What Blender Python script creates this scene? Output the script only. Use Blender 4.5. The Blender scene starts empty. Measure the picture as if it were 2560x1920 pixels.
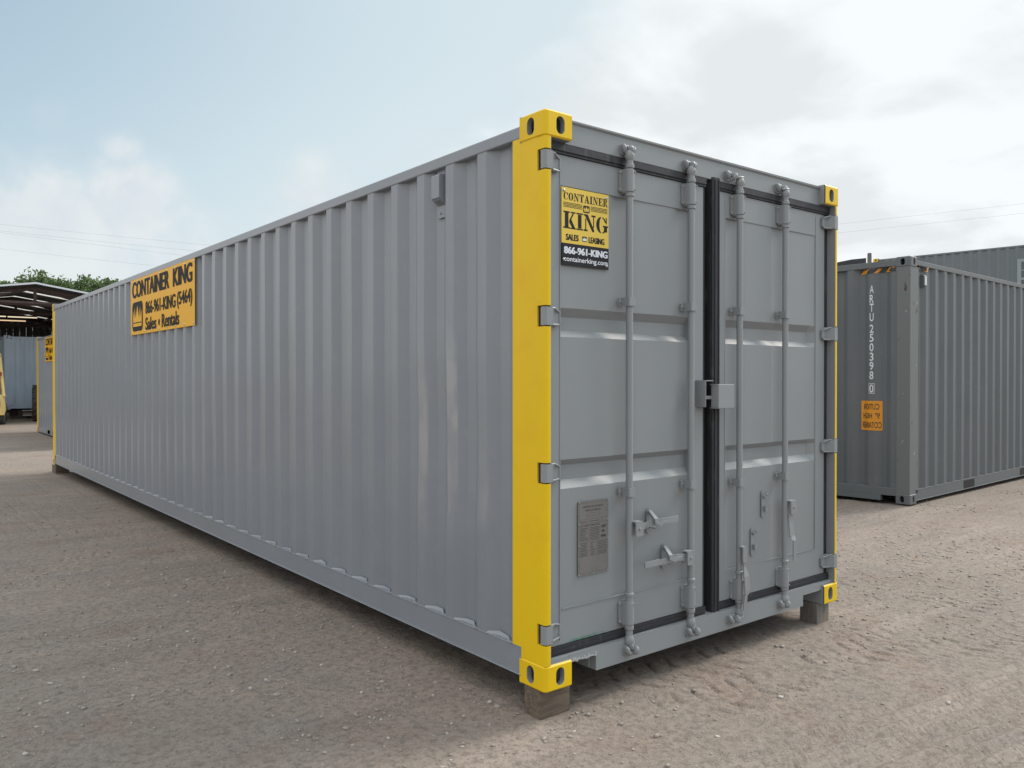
import bpy, math, random
import numpy as np
from mathutils import Vector, Matrix
from mathutils.geometry import tessellate_polygon

scene = bpy.context.scene
COL = scene.collection
R = math.radians
random.seed(7)
GZ = 0.13                                # container base above the ground (height of the timber blocks)

# ------------------------------------------------------------------ camera
cam_d = bpy.data.cameras.new("camera"); cam = bpy.data.objects.new("camera", cam_d); COL.objects.link(cam)
cam_d.sensor_width = 36.0; cam_d.lens = 36.0 * 2027.82 / 2560.0
cam_d.clip_start = 0.1; cam_d.clip_end = 3000
cam.location = (-2.340, -2.712, 1.3995 + GZ)
cam.rotation_euler = (R(90 - 0.416), 0, R(-38.467))
scene.camera = cam

# ------------------------------------------------------------------ exposure, sun, sky
scene.view_settings.view_transform = 'Standard'; scene.view_settings.look = 'None'
scene.view_settings.exposure = 0.0; scene.view_settings.gamma = 1.0
SUN_EL, SUN_AZ = 42.0, 96.0              # azimuth clockwise from +Y
sd = bpy.data.lights.new("sun", 'SUN'); sd.energy = 3.5; sd.angle = R(20); sd.color = (1.0, 0.93, 0.85)
sun = bpy.data.objects.new("sun", sd); COL.objects.link(sun)
sdir = Vector((math.sin(R(SUN_AZ)) * math.cos(R(SUN_EL)), math.cos(R(SUN_AZ)) * math.cos(R(SUN_EL)), math.sin(R(SUN_EL))))
sun.rotation_euler = sdir.to_track_quat('Z', 'Y').to_euler()
sun.location = (20, 0, 20)

class N:
    """small node-graph helper"""
    def __init__(s, nt): s.nt = nt; s.n = nt.nodes; s.l = nt.links
    def add(s, t, **k):
        n = s.n.new(t)
        for a, b in k.items(): setattr(n, a, b)
        return n
    def put(s, sock, v):
        if isinstance(v, bpy.types.NodeSocket): s.l.new(v, sock)
        elif v is not None:
            if isinstance(v, (tuple, list)) and len(v) == 3 and sock.type == 'RGBA': v = (*v, 1)
            sock.default_value = v
    def math(s, op, a, b=None, c=None, clamp=False):
        n = s.add('ShaderNodeMath', operation=op, use_clamp=clamp)
        for i, v in enumerate((a, b, c)):
            if v is not None: s.put(n.inputs[i], v)
        return n.outputs[0]
    def vmath(s, op, a, b=None):
        n = s.add('ShaderNodeVectorMath', operation=op)
        s.put(n.inputs[0], a)
        if b is not None: s.put(n.inputs[1], b)
        return n.outputs['Value'] if op in ('DOT_PRODUCT', 'LENGTH', 'DISTANCE') else n.outputs[0]
    def noise(s, vec, scale, detail=4, rough=0.55, dist=0.0):
        n = s.add('ShaderNodeTexNoise'); s.put(n.inputs['Vector'], vec)
        n.inputs['Scale'].default_value = scale; n.inputs['Detail'].default_value = detail
        n.inputs['Roughness'].default_value = rough; n.inputs['Distortion'].default_value = dist
        return n.outputs[0]
    def ramp(s, v, a, b, lo=0.0, hi=1.0, smooth=True):
        n = s.add('ShaderNodeMapRange'); n.interpolation_type = 'SMOOTHSTEP' if smooth else 'LINEAR'
        n.clamp = True
        s.put(n.inputs[0], v); s.put(n.inputs[1], a); s.put(n.inputs[2], b); s.put(n.inputs[3], lo); s.put(n.inputs[4], hi)
        return n.outputs[0]
    def mix(s, f, a, b, mode='MIX'):
        n = s.add('ShaderNodeMix', data_type='RGBA', blend_type=mode)
        s.put(n.inputs[0], f); s.put(n.inputs[6], a); s.put(n.inputs[7], b)
        return n.outputs[2]

world = bpy.data.worlds.new("World"); scene.world = world; world.use_nodes = True
wn = N(world.node_tree); wn.n.clear()
out = wn.add('ShaderNodeOutputWorld'); bg = wn.add('ShaderNodeBackground'); bg.inputs[1].default_value = 0.1
wn.l.new(bg.outputs[0], out.inputs[0])
sky = wn.add('ShaderNodeTexSky', sky_type='NISHITA'); sky.sun_disc = False
sky.sun_elevation = R(SUN_EL); sky.sun_rotation = R(SUN_AZ); sky.air_density = 1.0; sky.dust_density = 2.0; sky.ozone_density = 1.5
tc = wn.add('ShaderNodeTexCoord'); D = wn.vmath('NORMALIZE', tc.outputs['Generated'])
sep = wn.add('ShaderNodeSeparateXYZ'); wn.l.new(D, sep.inputs[0]); dx, dy, dz = sep.outputs
up = wn.math('ADD', wn.math('MAXIMUM', dz, 0.0), 0.22)
pc = wn.add('ShaderNodeCombineXYZ'); wn.put(pc.inputs[0], wn.math('DIVIDE', dx, up)); wn.put(pc.inputs[1], wn.math('DIVIDE', dy, up))
P2 = pc.outputs[0]
n1 = wn.noise(P2, 1.35, 7, 0.52, 0.15)
n2 = wn.noise(wn.vmath('ADD', P2, (5.3, 2.1, 0.7)), 2.6, 6, 0.5, 0.2)
n3 = wn.noise(wn.vmath('ADD', D, (3.1, 7.7, 1.3)), 9.0, 5, 0.55, 0.1)
# horizontal haze, thick towards the sun side and the horizon
hazef = wn.math('ADD', wn.ramp(dx, -0.02, 0.64), wn.ramp(dz, 0.40, 0.06, 0.0, 0.55), clamp=True)
base = wn.mix(1.0, sky.outputs[0], (1.06, 1.38, 1.36), 'MULTIPLY')
base = wn.mix(wn.math('MULTIPLY', hazef, 0.93), base, (7.2, 8.0, 8.5))
base = wn.mix(0.45, base, (6.8, 8.4, 9.2))
base = wn.mix(wn.math('MULTIPLY', wn.ramp(dx, 0.06, -0.15), 0.85), base, (7.6, 7.5, 7.4))
# broad cloud sheet on the right and overhead
cov = wn.math('ADD', wn.math('MULTIPLY', wn.ramp(dx, 0.42, 0.82), 0.50), wn.ramp(dz, 0.40, 0.75, 0.0, 0.18))
cm = wn.ramp(wn.math('ADD', n1, cov), 0.62, 0.86)
ccol = wn.mix(wn.ramp(n2, 0.40, 0.60), (7.9, 8.4, 8.8), (9.4, 9.95, 10.3))
c1 = wn.mix(cm, base, ccol)
# separate puffs low on the left
puff = None
for (px, py, pz), k, s in (((0.150, 0.973, 0.135), 240, 1.0), ((0.03, 0.98, 0.16), 220, 1.0), ((0.227, 0.953, 0.190), 520, .8), ((0.216, 0.944, 0.245), 2600, .62),
                           ((0.407, 0.887, 0.205), 500, .6), ((0.06, 0.955, 0.29), 900, .45), ((0.15, 0.96, 0.27), 1500, .3), ((0.28, 0.95, 0.12), 300, .6),
                           ((-0.25, 0.93, 0.27), 60, .9), ((-0.7, 0.6, 0.3), 30, .9), ((-0.8, -0.3, 0.35), 20, .9)):
    d0 = Vector((px, py, pz)).normalized()
    g = wn.math('MULTIPLY', wn.math('EXPONENT', wn.math('MULTIPLY', wn.math('SUBTRACT', wn.vmath('DOT_PRODUCT', D, tuple(d0)), 1.0), float(k))), float(s))
    puff = g if puff is None else wn.math('MAXIMUM', puff, g)
pm = wn.ramp(wn.math('MULTIPLY', puff, wn.ramp(n3, 0.30, 0.66, 0.45, 1.4, False)), 0.16, 0.66)
pcol = wn.mix(wn.ramp(n3, 0.35, 0.62), (7.2, 7.9, 8.5), (8.2, 8.75, 9.1))
c2 = wn.mix(wn.math('MULTIPLY', pm, 0.88), c1, pcol)
# the unseen zenith and the sky behind the viewer are the brighter part of the cloud deck
gain = wn.math('ADD', wn.ramp(dz, 0.44, 0.80, 1.0, 1.95), wn.math('MAXIMUM', wn.math('MULTIPLY', wn.ramp(dy, 0.0, -0.5), 0.35), wn.math('MULTIPLY', wn.ramp(dx, 0.02, -0.35), 0.25)))
gx_ = wn.add('ShaderNodeCombineXYZ'); [wn.put(gx_.inputs[i], wn.math('MULTIPLY', gain, k_)) for i, k_ in enumerate((1.0, .985, .965))]
c2 = wn.mix(1.0, c2, gx_.outputs[0], 'MULTIPLY')
# below the horizon: earth colour
c3 = wn.mix(wn.ramp(dz, -0.03, 0.0), (2.4, 2.1, 1.9), c2)
wn.l.new(c3, bg.inputs[0])

# ------------------------------------------------------------------ materials
def mat(name, col, rough=0.5, metal=0.0, spec=0.5, noise=None, bump=None, coat=0.0):
    """noise: list of (scale, low, high, tint, amount); bump: list of (scale, strength, dist)"""
    m = bpy.data.materials.new(name); m.use_nodes = True
    g = N(m.node_tree); g.n.clear()
    o = g.add('ShaderNodeOutputMaterial'); b = g.add('ShaderNodeBsdfPrincipled'); g.l.new(b.outputs[0], o.inputs[0])
    t = g.add('ShaderNodeTexCoord'); vec = t.outputs['Object']
    c = (*col, 1)
    for (sc, lo, hi, tint, amt) in (noise or []):
        v = g.vmath('MULTIPLY', vec, sc) if isinstance(sc, tuple) else vec
        f = g.ramp(g.noise(v, 1.0 if isinstance(sc, tuple) else sc, 5, 0.6), lo, hi)
        c = g.mix(g.math('MULTIPLY', f, amt), c, tint)
    g.put(b.inputs['Base Color'], c)
    b.inputs['Roughness'].default_value = rough; b.inputs['Metallic'].default_value = metal
    b.inputs['Specular IOR Level'].default_value = spec
    if coat: b.inputs['Coat Weight'].default_value = coat; b.inputs['Coat Roughness'].default_value = 0.18
    nrm = None
    for (sc, st, ds) in (bump or []):
        v = g.vmath('MULTIPLY', vec, sc) if isinstance(sc, tuple) else vec
        bn = g.add('ShaderNodeBump'); bn.inputs['Strength'].default_value = st; bn.inputs['Distance'].default_value = ds
        g.put(bn.inputs['Height'], g.noise(v, 1.0 if isinstance(sc, tuple) else sc, 3, 0.5))
        if nrm is not None: g.l.new(nrm, bn.inputs['Normal'])
        nrm = bn.outputs[0]
    if nrm is not None: g.l.new(nrm, b.inputs['Normal'])
    m['bsdf'] = b.name
    return m

GREY = mat("grey_paint", (0.214, 0.238, 0.270), 0.36, coat=0.3, noise=[(1.1, .42, .62, (0.195, 0.217, 0.247), .5), (14, .55, .72, (0.26, 0.285, 0.30), .2)],
           bump=[((1.2, 1.2, 2.2), .35, .02), (60, .06, .004)])
DOORG = mat("grey_door_paint", (0.238, 0.256, 0.267), 0.44, noise=[(1.4, .40, .62, (0.222, 0.238, 0.248), .5), (20, .55, .75, (0.235, 0.253, 0.265), .2)],
            bump=[(3.0, .12, .02), (70, .08, .003)])
YEL = mat("yellow_paint", (0.75, 0.50, 0.006), 0.40, spec=0.3, noise=[(5, .45, .7, (0.70, 0.43, 0.006), .5)], bump=[(9, .12, .006), (70, .06, .002)])
RUB = mat("black_rubber", (0.022, 0.023, 0.027), 0.62, noise=[((30, 30, 5), .55, .70, (0.085, 0.085, 0.09), .55)], bump=[(40, .3, .004)])
DARK = mat("dark_gap", (0.012, 0.012, 0.012), 0.8)
GREENP = mat("green_paint", (0.01, 0.10, 0.045), 0.4)
GREENS = mat("green_scuff", (0.06, 0.20, 0.13), 0.5, noise=[((40, 40, 40), .4, .6, (0.24, 0.27, 0.27), .9)])
UNDER = mat("underside_grey", (0.10, 0.10, 0.10), 0.7, noise=[(3, .4, .6, (0.14, 0.12, 0.10), .6)])
SIGNY = mat("sign_yellow", (0.80, 0.42, 0.008), 0.4, spec=0.2)
SIGND = mat("sign_yellow_plastic", (0.74, 0.52, 0.06), 0.35, noise=[((220, 1, 1), .45, .6, (0.66, 0.45, 0.05), .4)])
SIGNK = mat("sign_black", (0.010, 0.011, 0.013), 0.55, spec=0.15)
SIGNK2 = mat("sign_black_print", (0.018, 0.018, 0.021), 0.5, spec=0.2)
SIGNW = mat("sign_white", (0.72, 0.76, 0.82), 0.4)
SCREW = mat("screw_steel", (0.55, 0.55, 0.56), 0.3, 0.8)
PLATE = mat("aluminium_plate", (0.170, 0.162, 0.155), 0.5, 0.0, noise=[(18, .4, .65, (0.145, 0.139, 0.134), .6)])
PRINT = mat("plate_print", (0.05, 0.045, 0.042), 0.6)
RGREY = mat("slate_paint", (0.112, 0.124, 0.131), 0.46, noise=[(1.2, .40, .62, (0.097, 0.109, 0.115), .6), (16, .6, .75, (0.17, 0.18, 0.18), .3)],
            bump=[((1.5, 1.5, 1.0), .25, .02)])
RPOST = mat("slate_paint_scuffed", (0.130, 0.143, 0.143), 0.5, noise=[((9, 9, 5), .63, .69, (0.06, 0.045, 0.035), .9), ((14, 14, 9), .66, .70, (0.45, 0.45, 0.44), .9)])
ORNG = mat("hazard_orange", (0.62, 0.27, 0.02), 0.4, noise=[(25, .5, .7, (0.50, 0.20, 0.02), .5)])
HBLK = mat("hazard_black", (0.025, 0.025, 0.028), 0.45)
CAUT = mat("caution_orange", (0.66, 0.27, 0.012), 0.45, noise=[(9, .4, .7, (0.58, 0.23, 0.012), .6)])
WHT = mat("white_lettering", (0.62, 0.67, 0.69), 0.5, noise=[(40, .5, .7, (0.45, 0.50, 0.52), .5)])
RUST = mat("rust", (0.05, 0.028, 0.016), 0.8, noise=[(60, .4, .6, (0.13, 0.13, 0.12), .5)])
BLUEG = mat("pale_blue_paint", (0.50, 0.60, 0.72), 0.45, noise=[((3, 3, .6), .45, .62, (0.42, 0.51, 0.62), .6)])
BACKG = mat("blue_grey_paint", (0.15, 0.175, 0.195), 0.42, noise=[(1.3, .4, .62, (0.13, 0.152, 0.17), .6)], bump=[(2, .2, .02)])
WFRAME = mat("window_frame_paint", (0.25, 0.30, 0.32), 0.4)
GLASS = mat("window_glass", (0.055, 0.065, 0.07), 0.08, spec=0.8)
WOOD = mat("weathered_timber", (0.15, 0.115, 0.085), 0.85, noise=[((4, 60, 60), .42, .62, (0.085, 0.062, 0.05), .85), ((3, 14, 14), .5, .68, (0.20, 0.165, 0.12), .6), (7, .55, .7, (0.11, 0.055, 0.045), .5)],
           bump=[((6, 90, 90), .7, .006)])
WOOD2 = mat("painted_timber", (0.17, 0.16, 0.145), 0.85, noise=[((30, 30, 4), .42, .62, (0.12, 0.105, 0.09), .8), (8, .55, .65, (0.26, 0.17, 0.05), .5)], bump=[((90, 90, 6), .6, .005)])
ROOFM = mat("corrugated_roof_sheet", (0.06, 0.056, 0.052), 0.7, noise=[((.4, 12, 1), .4, .6, (0.06, 0.055, 0.05), .6)])
ROOFE = mat("white_roof_trim", (0.62, 0.65, 0.68), 0.5)
SHEDW = mat("shed_siding", (0.075, 0.068, 0.06), 0.8, noise=[((6, 6, .3), .42, .6, (0.045, 0.04, 0.036), .8)])
STEEL = mat("rusty_steel", (0.05, 0.035, 0.032), 0.7, noise=[(6, .4, .6, (0.08, 0.05, 0.04), .6)])
FLY = mat("forklift_yellow", (0.70, 0.52, 0.20), 0.5, noise=[(7, .5, .7, (0.58, 0.42, 0.15), .6)])
TYRE = mat("tyre_rubber", (0.035, 0.035, 0.035), 0.8, noise=[(12, .4, .6, (0.09, 0.085, 0.08), .7)])
RED = mat("tail_lamp_red", (0.30, 0.03, 0.03), 0.3)
LENS = mat("lamp_lens", (0.6, 0.6, 0.6), 0.2)
CABLE = mat("cable_metal", (0.34, 0.35, 0.36), 0.6)
POLEM = mat("pole_timber", (0.15, 0.14, 0.14), 0.85, noise=[((40, 40, 3), .4, .6, (0.10, 0.09, 0.085), .7)])
BARK = mat("bark", (0.09, 0.07, 0.05), 0.9, bump=[(12, .5, .03)])
PAINTW = mat("weld_primer", (0.34, 0.36, 0.365), 0.5)

def leaf_mat(name, c1, c2):
    m = bpy.data.materials.new(name); m.use_nodes = True; g = N(m.node_tree); g.n.clear()
    o = g.add('ShaderNodeOutputMaterial'); b = g.add('ShaderNodeBsdfPrincipled'); t = g.add('ShaderNodeBsdfTranslucent'); mx = g.add('ShaderNodeMixShader')
    ge = g.add('ShaderNodeNewGeometry'); c = g.mix(ge.outputs['Random Per Island'], c1, c2)
    g.l.new(c, b.inputs['Base Color']); g.l.new(c, t.inputs[0]); b.inputs['Roughness'].default_value = 0.6
    mx.inputs[0].default_value = 0.3; g.l.new(b.outputs[0], mx.inputs[1]); g.l.new(t.outputs[0], mx.inputs[2]); g.l.new(mx.outputs[0], o.inputs[0])
    return m
LEAF = leaf_mat("leaf_green", (0.060, 0.110, 0.035), (0.150, 0.215, 0.080))
def trans_mat():
    m = bpy.data.materials.new("translucent_sheet"); m.use_nodes = True; g = N(m.node_tree); g.n.clear()
    o = g.add('ShaderNodeOutputMaterial'); b = g.add('ShaderNodeBsdfDiffuse'); t = g.add('ShaderNodeBsdfTranslucent'); mx = g.add('ShaderNodeMixShader')
    t.inputs[0].default_value = (0.45, 0.43, 0.40, 1); b.inputs[0].default_value = (0.5, 0.49, 0.46, 1)
    mx.inputs[0].default_value = 0.8; g.l.new(b.outputs[0], mx.inputs[1]); g.l.new(t.outputs[0], mx.inputs[2]); g.l.new(mx.outputs[0], o.inputs[0])
    return m
TRANS = trans_mat()
def emit(name, col, st):
    m = bpy.data.materials.new(name); m.use_nodes = True; g = N(m.node_tree); g.n.clear()
    o = g.add('ShaderNodeOutputMaterial'); e = g.add('ShaderNodeEmission'); e.inputs[0].default_value = (*col, 1); e.inputs[1].default_value = st
    g.l.new(e.outputs[0], o.inputs[0]); return m
TUBE1 = emit("lit_tube_warm", (1.0, 0.86, 0.60), 0.95)
TUBE2 = emit("lit_tube_orange", (1.0, 0.68, 0.42), 0.9)

# ------------------------------------------------------------------ mesh builder
class MB:
    def __init__(s): s.v = []; s.f = []; s.m = []
    def face(s, pts, m=0):
        i = len(s.v); s.v += [tuple(p) for p in pts]; s.f.append(tuple(range(i, i + len(pts)))); s.m.append(m); return s
    def raw(s, vs, fs, m=0):
        i = len(s.v); s.v += [tuple(p) for p in vs]
        for f in fs: s.f.append(tuple(i + k for k in f)); s.m.append(m)
        return s
    def box(s, x0, x1, y0, y1, z0, z1, m=0, T=None):
        p = [(x0, y0, z0), (x1, y0, z0), (x1, y1, z0), (x0, y1, z0), (x0, y0, z1), (x1, y0, z1), (x1, y1, z1), (x0, y1, z1)]
        if T: p = [T(*q) for q in p]
        return s.raw(p, [(0, 3, 2, 1), (4, 5, 6, 7), (0, 1, 5, 4), (1, 2, 6, 5), (2, 3, 7, 6), (3, 0, 4, 7)], m)
    def prism(s, pts, T, d0, d1, m=0):
        """pts 2D polygon (ccw), T(a,b,d) -> xyz, between d0 and d1"""
        n = len(pts); tri = tessellate_polygon([[Vector((a, b, 0)) for a, b in pts]])
        s.raw([T(a, b, d0) for a, b in pts] + [T(a, b, d1) for a, b in pts],
              [tuple(t) for t in tri] + [tuple(n + k for k in reversed(t)) for t in tri] + [(i, (i + 1) % n, n + (i + 1) % n, n + i) for i in range(n)], m)
        return s
    def tube(s, pts, r, seg=10, m=0, caps=True):
        pts = [Vector(p) for p in pts]; rings = []
        rr = r if isinstance(r, (list, tuple)) else [r] * len(pts)
        for i, p in enumerate(pts):
            t = (pts[min(i + 1, len(pts) - 1)] - pts[max(i - 1, 0)]).normalized()
            a = Vector((0, 0, 1)) if abs(t.z) < 0.9 else Vector((1, 0, 0))
            u = t.cross(a).normalized(); w = t.cross(u)
            rings.append([p + (u * math.cos(2 * math.pi * k / seg) + w * math.sin(2 * math.pi * k / seg)) * rr[i] for k in range(seg)])
        vs = [q for ring in rings for q in ring]; fs = []
        for i in range(len(pts) - 1):
            for k in range(seg):
                a = i * seg + k; b = i * seg + (k + 1) % seg; fs.append((a, b, b + seg, a + seg))
        if caps: fs += [tuple(reversed(range(seg))), tuple(range((len(pts) - 1) * seg, len(pts) * seg))]
        return s.raw(vs, fs, m)
    def lathe(s, prof, T, seg=24, m=0):
        """prof list of (radius, d); T(a,b,d)"""
        vs = []; fs = []
        for r_, d in prof:
            for k in range(seg):
                a = 2 * math.pi * k / seg; vs.append(T(r_ * math.cos(a), r_ * math.sin(a), d))
        for i in range(len(prof) - 1):
            for k in range(seg):
                a = i * seg + k; b = i * seg + (k + 1) % seg; fs.append((a, b, b + seg, a + seg))
        return s.raw(vs, fs, m)
    def build(s, name, mats, parent=None, bevel=0.0, smooth=None, loc=None, rot=None):
        me = bpy.data.meshes.new(name); me.from_pydata(s.v, [], s.f)
        for m in (mats if isinstance(mats, (list, tuple)) else [mats]): me.materials.append(m)
        me.polygons.foreach_set('material_index', s.m)
        if smooth is not None:
            me.shade_smooth(); me.set_sharp_from_angle(angle=R(smooth))
        me.update()
        o = bpy.data.objects.new(name, me); COL.objects.link(o)
        if parent is not None: o.parent = parent
        if loc is not None: o.location = loc
        if rot is not None: o.rotation_euler = rot
        if bevel:
            b = o.modifiers.new("bevel", 'BEVEL'); b.width = bevel; b.segments = 2; b.limit_method = 'ANGLE'; b.angle_limit = R(40)
            b.harden_normals = False
        return o

def tag(o, label=None, cat=None, group=None, kind=None):
    if label: o['label'] = label
    if cat: o['category'] = cat
    if group: o['group'] = group
    if kind: o['kind'] = kind
    return o
def thing(name, label, cat, loc=(0, 0, 0), rz=0, group=None):
    o = bpy.data.objects.new(name, None); COL.objects.link(o); o.location = loc; o.rotation_euler = (0, 0, rz)
    o.empty_display_size = 0.3
    return tag(o, label, cat, group)

# ------------------------------------------------------------------ lettering
def text2d(txt, bold=0.0):
    cu = bpy.data.curves.new("t", 'FONT'); cu.body = txt; cu.offset = bold; cu.resolution_u = 4
    ob = bpy.data.objects.new("t", cu)
    me = bpy.data.meshes.new_from_object(ob)
    vs = [(v.co.x, v.co.y) for v in me.vertices]; fs = [tuple(p.vertices) for p in me.polygons]
    bpy.data.objects.remove(ob); bpy.data.curves.remove(cu); bpy.data.meshes.remove(me)
    return vs, fs
def put_text(mb, txt, T, x0, x1, z0, z1, m=0, bold=0.02, d=0.0, mirror=False):
    """fit the lettering's bounding box to x0..x1, z0..z1 in sign space"""
    vs, fs = text2d(txt, min(bold, .012))
    ax = min(v[0] for v in vs); bx_ = max(v[0] for v in vs); ay = min(v[1] for v in vs); by = max(v[1] for v in vs)
    sh = (x1 - x0) / max(1, len(txt)) * (0.0 if bold < .025 or len(txt) > 14 else .085)
    for j, off in enumerate((-sh, 0, sh) if sh else (0,)):
        o = []
        for x, y in vs:
            u = (x - ax) / (bx_ - ax); w = (y - ay) / (by - ay)
            if mirror: u = 1 - u
            o.append(T(x0 + sh + u * (x1 - x0 - 2 * sh) + off, z0 + w * (z1 - z0), d + j * .0003))
        mb.raw(o, fs, m)
def ringarc(cx, cy, rx, ry, ix, iy, a0, a1, n=14, dx=0.0):
    a = [R(a0 + (a1 - a0) * k / n) for k in range(n + 1)]
    return [(cx + rx * math.cos(t), cy + ry * math.sin(t)) for t in a] + [(cx + dx + ix * math.cos(t), cy + iy * math.sin(t)) for t in reversed(a)]
def stencil(ch):
    """stencil slab-serif capitals: list of polygons in a box width w, height 1"""
    Q = lambda a, b, c, d: [(a, c), (b, c), (b, d), (a, d)]
    if ch == 'C': return .86, [ringarc(.43, .5, .43, .5, .16, .44, 100, 260), ringarc(.43, .5, .42, .5, .30, .42, 22, 78) + [], Q(.76, .84, .60, .95), ringarc(.43, .5, .42, .5, .33, .43, 282, 330)]
    if ch == 'O': return .92, [ringarc(.46, .5, .46, .5, .17, .44, 98, 262), ringarc(.46, .5, .46, .5, .17, .44, -82, 82)]
    if ch == 'N': return 1.02, [[(0, .93), (0, 1), (.34, 1), (.90, .12), (.90, 0), (.74, 0), (.12, .90)], Q(.13, .21, .08, .74), Q(.0, .34, 0, .10), Q(.81, .89, .26, .92), Q(.66, 1.02, .90, 1)]
    if ch == 'T': return .90, [Q(.30, .60, .10, .82), Q(.18, .72, 0, .08), [(0, .70), (.06, .70), (.13, .88), (.42, .88), (.42, 1), (0, 1)], [(.90, .70), (.84, .70), (.77, .88), (.48, .88), (.48, 1), (.90, 1)]]
    if ch == 'A': return 1.0, [[(.40, 1), (.60, 1), (.93, .10), (.62, .10), (.42, .80)], [(.36, .82), (.12, .10), (.22, .10), (.41, .68)], Q(.26, .54, .30, .38), Q(0, .34, 0, .08), Q(.54, 1.0, 0, .08)]
    if ch == 'I': return .56, [Q(.13, .43, .10, .90), Q(0, .56, 0, .08), Q(0, .56, .92, 1)]
    if ch == 'E': return .84, [Q(.12, .40, .10, .90), Q(0, .46, 0, .08), Q(0, .46, .92, 1), [(.46, .90), (.68, .90), (.76, .70), (.82, .70), (.82, 1), (.46, 1)], [(.46, 0), (.84, 0), (.84, .32), (.78, .32), (.70, .10), (.46, .10)], Q(.44, .66, .45, .56)]
    if ch == 'R': return .98, [Q(.12, .40, .10, .90), Q(0, .46, 0, .08), Q(0, .46, .92, 1), ringarc(.46, .74, .38, .26, .12, .18, -80, 88), [(.50, .46), (.68, .46), (.84, .10), (.98, .10), (.98, 0), (.70, 0), (.62, .10)]]
    if ch == 'K': return 1.02, [Q(.12, .42, .08, .92), Q(0, .52, 0, .09), Q(0, .52, .91, 1), [(.47, .46), (.76, .91), (.88, .91), (.60, .46)], Q(.60, 1.0, .92, 1), [(.52, .44), (.64, .58), (1.02, 0), (.60, 0), (.70, .09), (.46, .40)], Q(.50, 1.04, 0, .05)]
    if ch == 'G': return 1.04, [ringarc(.46, .5, .46, .5, .18, .44, 98, 262), ringarc(.48, .5, .42, .5, .30, .42, 24, 80), Q(.84, .93, .60, .98), Q(.58, 1.04, .40, .49), Q(.68, .96, .10, .40), ringarc(.52, .5, .40, .5, .26, .42, 276, 312)]
    return .5, []
def put_stencil(mb, txt, T, x0, x1, z0, z1, m=0, d=0.0, gap=0.10):
    gl = [stencil(c) for c in txt]; tot = sum(g[0] for g in gl) + gap * (len(gl) - 1); k = (x1 - x0) / tot; x = 0
    for w, polys in gl:
        for p in polys:
            tri = tessellate_polygon([[Vector((a, b, 0)) for a, b in p]])
            mb.raw([T(x0 + (x + a) * k, z0 + b * (z1 - z0), d) for a, b in p], [tuple(t) for t in tri], m)
        x += w + gap
def rounded(x0, x1, z0, z1, r, n=5):
    o = []
    for cx, cz, a in ((x1 - r, z1 - r, 0), (x0 + r, z1 - r, 90), (x0 + r, z0 + r, 180), (x1 - r, z0 + r, 270)):
        for k in range(n + 1): o.append((cx + r * math.cos(R(a + 90 * k / n)), cz + r * math.sin(R(a + 90 * k / n))))
    return o
def flatpoly(mb, p, T, d, m):
    tri = tessellate_polygon([[Vector((a, b, 0)) for a, b in p]])
    mb.raw([T(a, b, d) for a, b in p], [tuple(t) for t in tri], m)
def crown(mb, T, x0, x1, z0, z1, mk, my, d, band=True):
    W_, H_ = x1 - x0, z1 - z0
    flatpoly(mb, rounded(x0, x1, z0, z1, min(W_, H_) * .2), T, d, mk)
    c = [(.10, .16), (.90, .16), (.92, .74), (.80, .44), (.76, .84), (.66, .44), (.50, .88), (.34, .44), (.24, .84), (.20, .44), (.08, .74)]
    flatpoly(mb, [(x0 + a * W_, z0 + b * H_) for a, b in c], T, d + .0006, my)
    if band: flatpoly(mb, [(x0 + .11 * W_, z0 + .27 * H_), (x0 + .89 * W_, z0 + .27 * H_), (x0 + .89 * W_, z0 + .305 * H_), (x0 + .11 * W_, z0 + .305 * H_)], T, d + .0012, mk)

# ------------------------------------------------------------------ container kit
def stadium(cx, cz, w, h, n=8):
    r = w / 2; o = []
    for k in range(n + 1): a = R(180 * k / n); o.append((cx + r * math.cos(a), cz + h / 2 - r + r * math.sin(a)))
    for k in range(n + 1): a = R(180 + 180 * k / n); o.append((cx + r * math.cos(a), cz - h / 2 + r + r * math.sin(a)))
    return o
def plate_hole(mb, rect, hole, T, th, m, mh):
    """rect (a0,a1,b0,b1), hole polygon, T(a,b,depth inward)"""
    a0, a1, b0, b1 = rect; ou = [(a0, b0), (a1, b0), (a1, b1), (a0, b1)]
    tri = tessellate_polygon([[Vector((a, b, 0)) for a, b in ou], [Vector((a, b, 0)) for a, b in hole]])
    pts = ou + hole
    mb.raw([T(a, b, 0) for a, b in pts], [tuple(t) for t in tri], m)
    n = len(hole)
    mb.raw([T(a, b, 0) for a, b in hole] + [T(a, b, th) for a, b in hole], [(i, (i + 1) % n, n + (i + 1) % n, n + i) for i in range(n)], mh)
    mb.raw([T(a, b, th) for a, b in pts], [tuple(reversed(t)) for t in tri], mh)
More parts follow.
